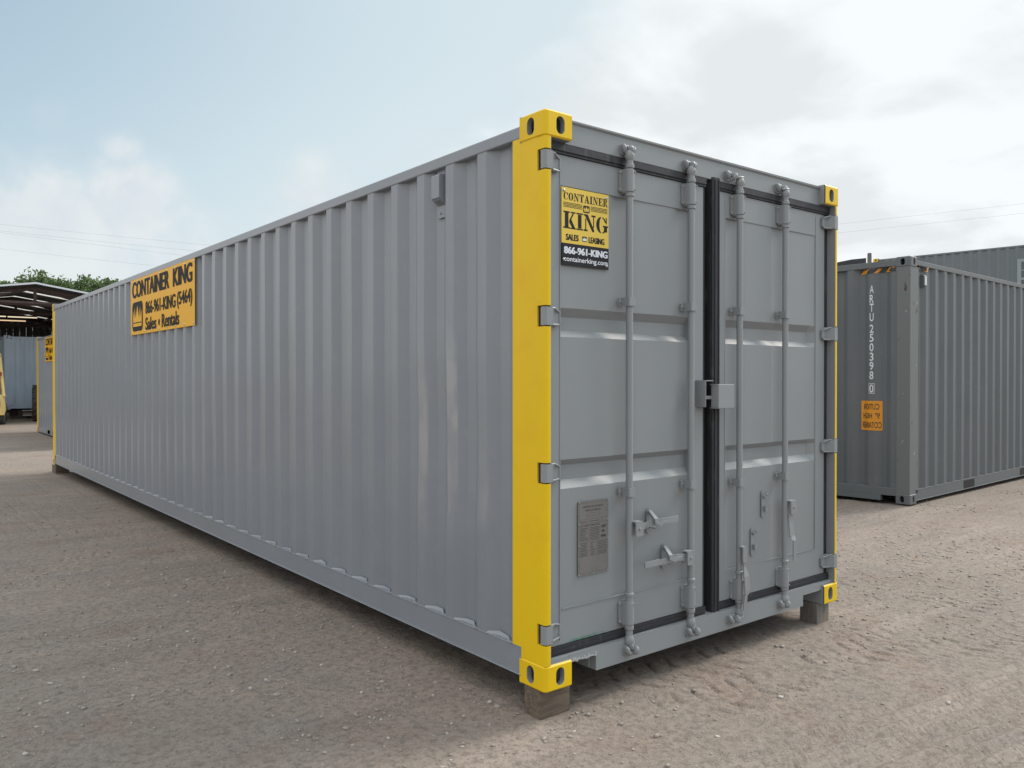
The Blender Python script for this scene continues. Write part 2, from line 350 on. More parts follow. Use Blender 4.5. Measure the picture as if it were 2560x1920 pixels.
def casting_mesh():
    """corner at origin, outward faces -x and -y and -z. material 0 = front+side colour, 1 = body colour, 2 = inner face colour"""
    W_, L_, H_ = .162, .178, .118; r = .022; c = .007; mb = MB()
    # end face (y = 0)
    plate_hole(mb, (r, W_, c, H_ - c), stadium(.092, .060, .050, .080), lambda a, b, d: (a, d, b), .028, 0, 1)
    # side face (x = 0)
    plate_hole(mb, (r, L_, c, H_ - c), stadium(.100, .060, .050, .080), lambda a, b, d: (d, a, b), .028, 0, 1)
    # rounded vertical edge
    arc = [(r - r * math.cos(R(a)), r - r * math.sin(R(a))) for a in (0, 18, 36, 54, 72, 90)]
    for (xa, ya), (xb, yb) in zip(arc, arc[1:]):
        mb.face([(xa, ya, c), (xb, yb, c), (xb, yb, H_ - c), (xa, ya, H_ - c)], 0)
    outer = [(0, L_)] + arc + [(W_, 0)]
    def inset(p):
        x, y = p; return (x + c * (1 if x < r - 1e-6 or x == 0 else 0) * (1 - x / r if x < r else 0), y + c * (1 - y / r if y < r else 0))
    inn = [inset(p) for p in outer]
    for z0, z1, z2 in ((c, 0.0, 1), (H_ - c, H_, 0)):
        for i in range(len(outer) - 1):
            mb.face([(*outer[i], z0), (*outer[i + 1], z0), (*inn[i + 1], z1), (*inn[i], z1)], 0)
        mb.face([(*p, z1) for p in inn] + [(W_, L_, z1)], 1)
    mb.box(W_ - .012, W_ + .0004, c + .001, L_, .0012, H_ - .0012, 2)
    mb.box(.0015, W_ - .013, L_ - .012, L_ + .0004, .0012, H_ - .0012, 1)
    me = bpy.data.meshes.new("corner_casting"); me.from_pydata(mb.v, [], mb.f); me.polygons.foreach_set('material_index', mb.m)
    me.shade_smooth(); me.set_sharp_from_angle(angle=R(25)); me.update()
    return me
def casting_set(outer, body, inner):
    me = casting_mesh()
    for m in (outer, body, inner): me.materials.append(m)
    return me

def corr(mb, T, u0, u1, z0, z1, n, depth, fo=.25, fs=.245, zs=1, amp=0.0, seed=1, dents=(), m=0):
    """trapezoidal sheet; starts on the outer face, slopes in, inner flat, slopes out, outer flat"""
    p = (u1 - u0) / n; sl = fs * p; fl = fo * p; inn = p - 2 * sl - fl
    prof = [(u0, 0.0)]
    for i in range(n):
        b = u0 + i * p
        prof += [(b + sl, depth), (b + sl + inn / 2, depth), (b + sl + inn, depth), (b + 2 * sl + inn, 0.0), (b + 2 * sl + inn + fl / 2, 0.0), (b + p, 0.0)]
    rng = random.Random(seed); ph = [rng.uniform(0, 6.28) for _ in range(6)]
    vs = []; nz = zs + 1
    for (u, d) in prof:
        for k in range(nz):
            z = z0 + (z1 - z0) * k / zs; e = 0.0
            if amp:
                t = math.sin(math.pi * k / zs)
                e = amp * t * (math.sin(u * 1.7 + ph[0] + 1.1 * z) + .7 * math.sin(u * 4.1 + ph[1] - 2.3 * z) + .5 * math.sin(3.9 * z + ph[2] + u * 9.3) + .4 * math.sin(7.3 * z + ph[3] + u * 2.2))
            for (du, dzz, rad, a) in dents:
                q = ((u - du) ** 2 + (z - dzz) ** 2 * .35) / rad ** 2
                e += a * math.exp(-q)
            vs.append(T(u, d + e, z))
    fs_ = []
    for i in range(len(prof) - 1):
        for k in range(zs):
            a = i * nz + k; fs_.append((a, a + nz, a + nz + 1, a + 1))
    mb.raw(vs, fs_, m)

def container(root, L, H, body, outer=None, ends=('wall', 'wall'), castings=None, amp=0.0, postmat=None, pockets=False, sideseg=1, dents=()):
    """standard dry container around root: x 0..2.438 across, y 0..L along, z 0..H"""
    W = 2.438; outer = outer or body; postmat = postmat or outer
    n = round((L - .466) / .2792)
    for side in (0, 1):
        sx = (lambda x: x) if side == 0 else (lambda x: W - x)
        mb = MB(); corr(mb, lambda u, d, z: (sx(.006 + d), u, z), .233, L - .233, .166, H - .094, n, .036, zs=sideseg, amp=amp, seed=3 + side, dents=dents if side == 0 else ())
        mb.build('side_wall', body, root, smooth=12)
        mb = MB(); mb.box(sx(.002), sx(.062), .17, L - .17, H - .096, H - .038, 0)
        mb.build('top_rail', body, root, bevel=.006)
        mb = MB()
        segs = [(.17, L - .17)]
        if pockets:
            c_ = L / 2; segs = []; last = .17
            for a in (c_ - 1.40, c_ - .685, c_ + .325, c_ + 1.04):
                segs.append((last, a)); last = a + .36
                mb.box(sx(.008), sx(.014), a, a + .36, .040, .052, 0); mb.box(sx(.008), sx(.014), a, a + .36, .146, .165, 0)
            segs.append((last, L - .17))
        for a, b in segs:
            mb.box(sx(.006), sx(.012), a, b, .040, .162, 0)
        mb.box(sx(.004), sx(.055), .17, L - .17, .159, .1665, 0)
        mb.box(sx(-.002), sx(.04), .17, L - .17, .034, .0405, 0)
        mb.build('bottom_rail', body, root, bevel=.0015)
    # roof and floor
    mb = MB(); nr = int(L / .21); p = (L - .3) / nr
    prof = []
    for i in range(nr): b = .15 + i * p; prof += [(b, 0), (b + p * .2, .018), (b + p * .5, .018), (b + p * .7, 0)]
    prof.append((L - .15, 0)); vs = []
    for (y, d) in prof: vs += [(.055, y, H - .052 + d), (W - .055, y, H - .052 + d)]
    mb.raw(vs, [(2 * i, 2 * i + 1, 2 * i + 3, 2 * i + 2) for i in range(len(prof) - 1)])
    mb.build('roof', body, root)
    mb = MB(); mb.box(.05, W - .05, .08, L - .08, .135, .16, 0)
    for k in range(int(L / .5)): mb.box(.05, W - .05, .3 + k * .5, .34 + k * .5, .045, .134, 0)
    mb.build('floor', UNDER, root)
    # castings
    me = castings or casting_set(outer, body, body)
    for ix, sx_ in ((0, 1), (W, -1)):
        for iy, sy in ((0, 1), (L, -1)):
            for iz, sz in ((0, 1), (H, -1)):
                o = bpy.data.objects.new('corner_casting', me); COL.objects.link(o); o.parent = root
                o.location = (ix, iy, iz); o.scale = (sx_, sy, sz)
    # ends of corrugated sheet
    for k, e in enumerate(ends):
        fy = (lambda y: y) if k == 0 else (lambda y: L - y)
        if e != 'wall': continue
        for s in (0, 1):
            sx = (lambda x: x) if s == 0 else (lambda x: W - x)
            mb = MB(); mb.box(sx(.006), sx(.16), fy(.004), fy(.012), .118, H - .118, 0)
            mb.box(sx(.006), sx(.012), fy(.012), fy(.235), .118, H - .118, 0)
            mb.build('corner_post', postmat, root, bevel=.002)
        mb = MB(); corr(mb, lambda u, d, z: (u, fy(.012 + d), z), .16, W - .16, .175, H - .095, 8, .045, zs=1)
        mb.build('end_wall', body, root, smooth=12)
        mb = MB(); mb.box(.162, W - .162, fy(.006), fy(.07), H - .100, H - .030, 0)
        mb.build('end_top_rail', body, root, bevel=.004)
        mb = MB(); mb.box(.162, W - .162, fy(.006), fy(.07), .088, .178, 0); mb.box(.345, W - .345, fy(.0062), fy(.068), .020, .0879, 0)
        mb.build('end_bottom_rail', body, root, bevel=.003)

def vent(root, T, m_box, name='vent'):
    """T(a,b,out): a horizontal, b vertical, out away from wall; origin lower centre"""
    mb = MB(); mb.box(-.055, .055, 0, .20, 0, .006, T=lambda a, b, d: T(a, b, d))
    mb.v = []; mb.f = []; mb.m = []
    B = lambda a0, a1, b0, b1, d0, d1: mb.box(a0, a1, b0, b1, d0, d1, 0, T)
    B(-.034, .034, -.02, .262, 0, .004)
    P = [(0, .045), (.042, .080), (.042, .195), (.036, .203), (0, .205)]
    n_ = len(P)
    mb.raw([T(-.037, b, d) for d, b in P] + [T(.037, b, d) for d, b in P], [tuple(range(n_)), tuple(reversed(range(n_, 2 * n_)))] + [(i, n_ + i, n_ + (i + 1) % n_, (i + 1) % n_) for i in range(n_)])
    for k in range(4):
        t = .15 + k * .2; B(-.032, .032, .045 + .035 * t - .004, .045 + .035 * t, .042 * t - .002, .042 * t + .004)
    o = mb.build(name, m_box, root, bevel=.002)
    for a, b in ((-.022, .240), (.020, .240), (0, .005)):
        s = MB(); s.lathe([(.0, .010), (.006, .009), (.007, .004)], lambda x, y, d, a=a, b=b: T(a + x, b + y, d), 8)
        s.build('screw', m_box, o)
    return o

# ================================================================== MAIN CONTAINER
W, L, H = 2.438, 12.192, 2.591
main = thing('shipping_container', 'large grey container in the foreground with yellow corner posts and closed double doors', 'shipping container', (0, 0, GZ))
near_cast = casting_set(YEL, DOORG, DOORG)
dents = [(.50, 1.05, .18, .006), (.78, 1.05, .22, .008), (.80, .72, .10, .008), (.47, .66, .07, -.008), (1.06, 1.25, .20, .006), (.74, .56, .08, -.007), (1.10, 1.0, .2, .004), (2.1, .55, .2, .006), (1.7, .38, .12, .006), (3.0, .45, .25, .006), (4.4, .5, .3, .006), (.60, 1.9, .2, .003)]
container(main, L, H, GREY, outer=YEL, ends=('doors', 'wall'), castings=near_cast, amp=.0016, sideseg=36, dents=dents)

# stronger coat masked onto ribs by the door post stands in for bright reflections
SHEEN = GREY.copy(); SHEEN.name = "grey_paint_reflection_patches"
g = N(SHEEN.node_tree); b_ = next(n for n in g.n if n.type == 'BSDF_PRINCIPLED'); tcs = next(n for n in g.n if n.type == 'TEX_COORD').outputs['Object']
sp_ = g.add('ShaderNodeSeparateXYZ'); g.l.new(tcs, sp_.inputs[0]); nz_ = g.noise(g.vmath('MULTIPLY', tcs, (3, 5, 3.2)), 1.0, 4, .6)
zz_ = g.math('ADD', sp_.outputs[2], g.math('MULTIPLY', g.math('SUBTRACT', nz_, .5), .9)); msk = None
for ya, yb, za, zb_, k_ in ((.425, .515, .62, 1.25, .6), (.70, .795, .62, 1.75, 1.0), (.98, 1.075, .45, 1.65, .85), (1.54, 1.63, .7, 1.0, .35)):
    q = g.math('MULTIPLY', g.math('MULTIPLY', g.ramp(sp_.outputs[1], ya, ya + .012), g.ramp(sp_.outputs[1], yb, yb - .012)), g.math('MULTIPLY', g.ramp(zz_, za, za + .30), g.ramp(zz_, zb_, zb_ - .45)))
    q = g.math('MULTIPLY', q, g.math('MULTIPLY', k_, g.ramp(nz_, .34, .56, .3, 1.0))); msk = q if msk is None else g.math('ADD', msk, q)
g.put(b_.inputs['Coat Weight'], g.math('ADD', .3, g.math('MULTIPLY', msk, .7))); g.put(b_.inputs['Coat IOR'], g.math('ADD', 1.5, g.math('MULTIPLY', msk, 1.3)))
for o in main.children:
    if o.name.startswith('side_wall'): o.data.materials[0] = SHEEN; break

# near corner posts with hinge notches
hz = [2.33, 1.635, .935, .213]                       # bottom of each hinge lug
hh = .082
for s in (0, 1):
    X = (lambda x: x) if s == 0 else (lambda x: W - x)
    ox = .004 if s == 0 else .014
    mb = MB()
    zs_ = [.118]
    for b in sorted(hz): zs_ += [b - .006, b + hh + .006]
    zs_.append(H - .118)
    r = .014
    for i in range(0, len(zs_), 2):
        a, b = zs_[i], zs_[i + 1]
        prof = [(ox, .0565), (ox, r)] + [(ox + r - r * math.cos(R(t)), .001 + r - r * math.sin(R(t))) for t in (30, 60, 90)] + [(.034 + ox * .5, .001), (.034 + ox * .5, .0565)]
        mb.prism([(X(x), y) for x, y in prof], lambda a_, b_, d: (a_, b_, d), a, b, 0)
    mb.box(X(ox), X(ox + .008), .0566, .233, .166, H - .095, 0)
    mb.box(X(ox), X(ox + .008), .0566, .17, .1185, .1659, 0)
    mb.build('corner_post', YEL, main, smooth=35)
    mb = MB(); mb.box(X(.0345 + ox * .5), X(.0375 + ox * .5), .003, .075, .118, H - .118, 0); mb.box(X(ox + .0015), X(.036), .0567, .0607, .118, H - .118, 1)
    mb.build('door_jamb', [DOORG, UNDER], main)

# header and sill
mb = MB()
mb.prism([(.046, 2.470), (.075, 2.470), (.075, 2.583), (.036, 2.583), (.036, 2.574), (.046, 2.566)], lambda a, b, d: (d, a, b), .162, W - .162, 0)
mb.box(.045, .162, .048, .075, 2.470, H - .1185, 0); mb.box(W - .162, W - .045, .048, .075, 2.470, H - .1185, 0)
mb.box(.162, .215, .050, .075, 2.5832, 2.588, 0)
mb.build('door_header', DOORG, main, bevel=.003)
mb = MB()
sill = [(.162, .100), (.335, .100), (.335, .026), (W - .365, .026), (W - .365, .090), (W - .162, .090), (W - .162, .134), (.162, .134)]
mb.prism([(a, b) for a, b in sill], lambda a, b, d: (a, d, b), .020, .060, 0)
mb.box(.036, .162, .020, .060, .1185, .134, 0); mb.box(W - .162, W - .036, .020, .060, .1185, .134, 0)
mb.box(.325, .345, .060, .16, .03, .10, 0); mb.box(W - .372, W - .355, .060, .16, .03, .10, 0)
mb.box(.162, W - .162, .0602, .10, .105, .134, 0)
mb.box(W - .34, W - .165, .14, .15, .01, .09, 0)
mb.build('door_sill', DOORG, main, bevel=.003)
# splash of weld and primer along the sill and along the foot of the side wall
mb = MB(); rng = random.Random(5)
for k in range(14):
    x = .17 + k * .012; mb.box(x, x + .011, .016, .0198, .098 + rng.uniform(-.002, .004), .108 + rng.uniform(-.003, .008), 0)
mb.build('weld_bead', PAINTW, main)
mb = MB(); pitch = (L - .466) / 42
for k in range(42):
    b = .233 + k * pitch; sl = .245 * pitch
    pts = [(b, .012), (b + sl * .35, .009), (b + sl, .034), (b + 2 * sl, .034), (b + 3 * sl - .004, .010), (b + 3 * sl, .008)]
    h = [0.001, .003 + rng.uniform(0, .003), .010 + rng.uniform(-.003, .006), .012 + rng.uniform(-.004, .007), .006 + rng.uniform(0, .003), .001]
    vs = []
    for (y, x), q in zip(pts, h): vs += [(x - .012, y, .1672), (x, y, .1672 + q)]
    mb.raw(vs, [(2 * i, 2 * i + 2, 2 * i + 3, 2 * i + 1) for i in range(len(pts) - 1)])
mb.build('weld_seam', GREY, main, smooth=40)

# ---- doors
YD = 0.052
def door_panel(x0, x1, gx0, gx1, chans, rightdoor):
    z0, z1 = .178, 2.418
    xs = {x0, x1, gx0, gx1, gx0 + .002}
    for c in chans: xs |= {c - .085, c - .045, c + .030, c + .062}
    xs |= {gx1 - .05, gx1 - .002, (x0 + x1) / 2}
    xs = sorted(x for x in xs if x0 <= x <= x1)
    xf = []
    for a, b in zip(xs, xs[1:]):
        k = max(1, int((b - a) / .05)); xf += [a + (b - a) * i / k for i in range(k)]
    xs = xf + [x1]
    G = ((1.589, 1.619, 1.682, 1.722), (.891, .929, .997, 1.025))
    zs = {z0, z1, .338, .341, 2.276, 2.279, .345, 2.272}
    for g in G: zs |= set(g)
    zs = sorted(zs); zf = []
    for a, b in zip(zs, zs[1:]):
        k = max(1, int((b - a) / .08)); zf += [a + (b - a) * i / k for i in range(k)]
    zs = zf + [z1]
    def lin(v, a, b, c, d): return max(0.0, min(1.0, (v - a) / (b - a), (d - v) / (d - c))) if a < v < d else 0.0
    def dep(x, z):
        d = 0.0
        for g in G: d = max(d, .034 * lin(z, *g) * (lin(x, gx0, gx0 + .002, gx1 - .05, gx1) if rightdoor else lin(x, gx0, gx0 + .002, gx1 - .002, gx1)))
        if gx0 < x < gx1 and .340 < z < 2.277:
            for c in chans: d = max(d, .013 * lin(x, c - .085, c - .045, c + .030, c + .062))
            d = max(d, .003)
        return d
    def warp(x, z): return .0022 * math.sin(3.1 * x + 1.7 * z) * math.sin(2.4 * z + .5) * (1 if x0 + .03 < x < x1 - .03 else 0)
    mb = MB(); vs = []
    for x in xs:
        for z in zs: vs.append((x, YD + dep(x, z) + warp(x, z), z))
    nz = len(zs); fs = []
    for i in range(len(xs) - 1):
        for k in range(nz - 1): a = i * nz + k; fs.append((a, a + nz, a + nz + 1, a + 1))
    mb.raw(vs, fs)
    mb.box(x0, x1, YD + .04, YD + .05, z0, z1)
    mb.box(x0, x0 + .003, YD + .001, YD + .05, z0, z1); mb.box(x1 - .003, x1, YD + .001, YD + .05, z0, z1)
    # stitch-weld line, proud by a few millimetres
    for zz in (2.279, .338):
        mb.box(gx0 + .01, gx1 - .01, YD - .002, YD + .004, zz, zz + .005)
    mb.box(gx0 - .004, gx0, YD - .002, YD + .004, .2, 2.40)
    if rightdoor: mb.box(gx1, gx1 + .004, YD - .002, YD + .004, .34, 2.40)
    return mb

def bearing(x, z0, z1, parent):
    mb = MB(); h = z1 - z0
    mb.prism(rounded(x - .040, x + .038, z0 + .006, z1 - .002, .014), lambda a, b, d: (a, d, b), YD - .011, YD - .001, 0)
    arc_ = [(x + .0245 * math.cos(R(t)), .013 + .023 * math.sin(R(t))) for t in range(-180, 1, 20)]
    prof_ = [(x - .026, YD - .012), (x - .025, YD - .020)] + arc_ + [(x + .026, YD - .001), (x - .026, YD - .001)]
    for za, zb_, k_ in ((z0, z0 + .006, .88), (z0 + .006, z1 - .006, 1.0), (z1 - .006, z1, .88)):
        mb.prism([(x + (a - x) * k_, YD + (b - YD) * k_) for a, b in prof_], lambda a, b, d: (a, b, d), za, zb_, 0)
    
    o = mb.build('bearing_bracket', DOORG, parent)
    s = MB()
    for zz in (z0 + h * .14, z0 + h * .86):
        s.lathe([(0, -.005), (.008, -.003), (.010, .003)], lambda a, b, d, zz=zz: (x - .033 + a, YD - .012 + d, zz + b), 8)
        s.lathe([(0, -.003), (.004, -.002), (.005, .003)], lambda a, b, d, zz=zz: (x + .016 + a, -.009 + d, zz + b), 8)
    me = o.data
    # merge rivets into the bracket mesh
    mb2 = MB(); mb2.v = mb.v + s.v; mb2.f = mb.f + [tuple(i + len(mb.v) for i in f) for f in s.f]; mb2.m = mb.m + s.m
    new = bpy.data.meshes.new('bearing_bracket'); new.from_pydata(mb2.v, [], mb2.f); new.materials.append(DOORG); new.shade_smooth(); new.set_sharp_from_angle(angle=R(35)); new.update()
    o.data = new; bpy.data.meshes.remove(me)
def clamp(x, z0, z1, parent):
    mb = MB()
    mb.prism(rounded(x - .040, x - .012, z0, z1, .004), lambda a, b, d: (a, d, b), YD - .008, YD - .001, 0)
    pr = [(x - .024, YD - .010), (x - .023, -.004), (x - .018, -.009), (x + .018, -.009), (x + .024, -.004), (x + .024, YD), (x + .018, YD), (x + .018, -.003), (x - .018, -.003), (x - .019, YD - .001)]
    mb.prism(pr, lambda a, b, d: (a, b, d), z0, z1, 0)
    mb.lathe([(0, -.006), (.007, -.004), (.009, .002)], lambda a, b, d: (x - .032 + a, YD - .009 + d, (z0 + z1) / 2 + b), 8)
    mb.build('rod_clamp', DOORG, parent, bevel=.0015)
def lump(mb, cx, cy, cz, rx, ry, rz, tilt=0.0):
    ct, st = math.cos(tilt), math.sin(tilt)
    def T(a, b, d):
        X_, Z_ = a * rx, d * rz
        return (cx + X_ * ct - Z_ * st, cy + b * ry, cz + X_ * st + Z_ * ct)
    mb.lathe([(0, -1)] + [(math.sin(R(t)) ** .8, -math.cos(R(t))) for t in range(20, 170, 20)] + [(0, 1)], T, 10)
def keeper(x, z, up, parent, off=0.0):
    """cam keeper welded to header or sill: plate with rounded, hooked lugs either side of the bar"""
    mb = MB(); y = .046 if up > 0 else .020
    mb.prism(rounded(x - .036, x + .030, z - .026, z + .026, .014), lambda a, b, d: (a, d, b), y - .010, y - .0005, 0)
    lump(mb, x - .024, y - .018, z + .003, .012, .018, .024, .35); lump(mb, x - .004, y - .014, z + .014 * up, .016, .014, .010)
    lump(mb, x + .024, y - .026, z - .002, .011, .024, .022, -.25); lump(mb, x + .018, y - .012, z - .016, .012, .012, .010)
    mb.build('cam_keeper', DOORG, parent, smooth=50)

def rod(x, top, bot, parent, openc=False):
    y0 = .013; mb = MB(); r = .0172
    mb.tube([(x, y0, bot + .02), (x, y0, top - .02)], r, 16)
    for z, hgt, rr in ((2.424, .022, .0225), (2.286, .020, .0225), (bot + .245, .018, .0225), (bot + .085, .022, .0225)):
        mb.tube([(x, y0, z - hgt / 2), (x, y0, z - hgt / 2 + .003), (x, y0, z + hgt / 2 - .003), (x, y0, z + hgt / 2)], [rr - .004, rr, rr, rr - .004], 16)
    for z, s in ((top, 1), (bot, -1)):
        # cam: a neck, a flared head and a hooked nose
        mb.tube([(x, y0, z - .045 * s), (x, y0, z - .025 * s), (x, y0, z - .006 * s), (x, y0, z + .006 * s)], [.0175, .026, .022, .014], 12)
        if openc:      # bars turned open: flared cam head standing clear of its keeper
            lump(mb, x, y0, z + .004 * s, .034, .020, .010, .12); lump(mb, x + .006, y0 - .004, z - .026 * s, .026, .018, .007, -.15)
        else:
            lump(mb, x + .004, y0 - .006, z + .006 * s, .014, .020, .024, .3); lump(mb, x + .020, y0 + .002, z + .002 * s, .012, .016, .018, -.5)
    mb.build('locking_bar', DOORG, parent, smooth=40)

def hinge(s, z, parent):
    X = (lambda x: x) if s == 0 else (lambda x: W - x)
    mb = MB(); z1 = z + hh
    # knuckle wrapped round the pin, in the post's notch
    mb.prism([(X(x), y) for x, y in [(.006, .036), (.004, .024), (.006, .008), (.014, .002), (.048, .002), (.050, .010), (.050, .040), (.012, .040)]], lambda a, b, d: (a, b, d), z, z1, 0)
    # blade: tapered plate with raised ribs along its top and bottom edges
    a0, a1 = .050, .128
    def T(a, b, d): return (X(a), YD - d, b)
    P = [(a0, z), (a1 - .014, z + .004), (a1, z + .014), (a1, z1 - .020), (a1 - .014, z1 - .010), (a0 + .03, z1), (a0, z1)]
    mb.prism(P, T, .001, .010, 0)
    mb.tube([T(a0, z1 - .004, .034), T(a0 + .025, z1 - .003, .030), T(a1 - .012, z1 - .016, .012), T(a1 - .004, z1 - .022, .010), T(a1 - .004, z + .016, .010), T(a1 - .014, z + .006, .014), T(a0, z + .004, .034)], .0055, 6)
    mb.prism([(a0, YD - .001), (a0, .004), (a0 + .004, .004), (a0 + .030, YD - .010)], lambda a, b, d: (X(a), b, d), z + .003, z1 - .003, 0)
    mb.build('hinge', DOORG, parent, bevel=.0015)

doors = []
for s, (x0, x1, g0, g1, ch) in enumerate(((.046, 1.160, .137, 1.055, (.552, 1.015)), (1.286, 2.352, 1.352, 2.252, (1.430, 1.868)))):
    dmb = door_panel(x0, x1, g0, g1, ch, s == 1)
    d = dmb.build('door', DOORG, main, smooth=22); doors.append(d)
    d['label'] = ('left door leaf with the yellow sign and two shut handles', 'right door leaf with its handles hanging down')[s]
    zb, zt = (.200, .318) if s == 0 else (.172, .290), (2.294, 2.412)
    for x in ch:
        rod(x, 2.495 if s == 0 else 2.498, .105 if s == 0 else .082, d, openc=(s == 1))
        bearing(x, zt[0], zt[1], d); bearing(x, zb[0], zb[1], d)
        clamp(x, 1.748, 1.790, d); clamp(x, .826 if s == 0 else .803, .868 if s == 0 else .845, d)
        ko = .0 if s == 0 else (-.068 if x < 1.6 else -.030); keeper(x + ko, 2.506, 1, d); keeper(x + ko, .080, -1, d)
    for z in hz: hinge(s, z, d)
    # gasket frame
    mb = MB()
    def strip(a, b, z0_, z1_, y=.040, th=.02): mb.box(a, b, y, y + th, z0_, z1_)
    xa, xb = (.040, 1.172) if s == 0 else (1.286, W - .040)
    for (zz0, zz1, yy) in ((2.420, 2.468, .046),):
        strip(xa, xb, zz0, zz1, yy)
        mb.box(xa, xb, yy - .006, yy, zz0 + .014, zz0 + .046); mb.box(xa, xb, yy - .003, yy, zz0 + .001, zz0 + .006)
    strip(xa, xb, .134, .176, .044); mb.box(xa, xb, .038, .044, .150, .160)
    if s == 0: mb.box(.0395, .0455, .052, .075, .176, 2.42)
    else: mb.box(2.3525, W - .0470, .056, .080, .176, 2.42)
    mb.build('gasket', RUB, d)

# centre joint
mb = MB()
mb.prism([(1.222, .040), (1.228, .034), (1.280, .034), (1.285, .040), (1.285, .095), (1.222, .095)], lambda a, b, d: (a, b, d), .105, 2.480, 0)
mb.box(1.236, 1.240, .029, .034, .12, 2.47); mb.box(1.268, 1.272, .030, .034, .12, 2.47)
mb.prism([(1.1605, .056), (1.170, .050), (1.180, .062), (1.180, .10), (1.1605, .10)], lambda a, b, d: (a, b, d), .150, 2.462, 0)
mb.box(1.1802, 1.2215, .092, .10, .14, 2.47, 1)
mb.box(1.2205, 1.2218, .050, .052, .55, 2.2, 2)
mb.build('centre_gasket', [RUB, DARK, GREENP], main, bevel=.001)
mb = MB(); mb.box(.20, .42, YD - .0015, YD - .0008, .180, .188, 0); mb.build('paint_scuff', GREENS, doors[0])
# lock box: hollow housing on the right leaf and its striker box on the left leaf
mb = MB()
bx0, bx1, bz0, bz1 = 1.168, 1.304, 1.238, 1.367
mb.box(bx0, bx1, -.046, -.040, bz0, bz1); mb.box(bx0, bx1, -.0398, .012, bz1 - .006, bz1); mb.box(bx0, bx1, -.0398, .012, bz0, bz0 + .006)
mb.box(bx1 - .006, bx1, -.0398, YD - .001, bz0 + .0062, bz1 - .0062); mb.box(bx0, bx0 + .006, -.0398, .004, bz0 + .0062, bz1 - .0062)
mb.build('lock_box', DOORG, doors[1], bevel=.004)
mb = MB()
mb.box(1.100, 1.105, -.014, YD - .001, 1.247, 1.388); mb.box(1.1052, 1.165, -.014, YD - .001, 1.383, 1.388)
mb.box(1.1052, 1.160, .030, YD - .001, 1.247, 1.260); mb.box(1.1052, 1.215, -.002, .004, 1.288, 1.306)
mb.build('lock_striker', DOORG, doors[0], bevel=.0015)

# handles
def hub(x0, x1, z0, z1, parent_mb):
    parent_mb.prism(rounded(x0, x1, z0, z1, .008), lambda a, b, d: (a, d, b), -.030, -.022, 0)
    parent_mb.prism(rounded(x0, x1, z0, z1, .008), lambda a, b, d: (a, d, b), .004, .010, 0)
    parent_mb.box(x0 + .002, x1 - .002, -.0218, .0038, z1 - .006, z1)
    cx, cz = (x0 + x1) / 2, (z0 + z1) / 2
    parent_mb.lathe([(0, -.036), (.007, -.034), (.008, -.028)], lambda a, b, d: (cx + a, d, cz + b), 10)
def hbar(mb, p, w):
    """flat bar along a polyline in the door plane; p = (x, z, y), w heights"""
    for (a, b), (wa, wb) in zip(zip(p, p[1:]), zip(w, w[1:])):
        (xa, za, ya), (xb, zb_, yb) = a, b
        t = Vector((xb - xa, zb_ - za)).normalized(); nx, nz = -t.y, t.x
        vs = []
        for (x, z, y, ww) in ((xa, za, ya, wa), (xb, zb_, yb, wb)):
            for sg in (-1, 1):
                for dy in (0, .007): vs.append((x + nx * sg * ww / 2, y + dy, z + nz * sg * ww / 2))
        mb.raw(vs, [(0, 1, 3, 2), (4, 6, 7, 5), (0, 4, 5, 1), (2, 3, 7, 6), (0, 2, 6, 4), (1, 5, 7, 3)])
mb = MB(); hub(.556, .606, .634, .706, mb)
hbar(mb, [(.590, .672, -.012), (.645, .676, -.012), (.665, .684, -.018), (.745, .690, -.020), (.800, .686, -.020), (.880, .688, -.018)], [.030, .030, .026, .026, .030, .028])
mb.build('handle', DOORG, doors[0], bevel=.002)
mb = MB(); hub(.940, .990, .440, .512, mb)
hbar(mb, [(.945, .480, -.012), (.860, .490, -.014), (.810, .486, -.020), (.760, .482, -.020), (.740, .485, -.018), (.635, .482, -.016)], [.034, .034, .028, .028, .030, .028])
mb.build('handle', DOORG, doors[0], bevel=.002)
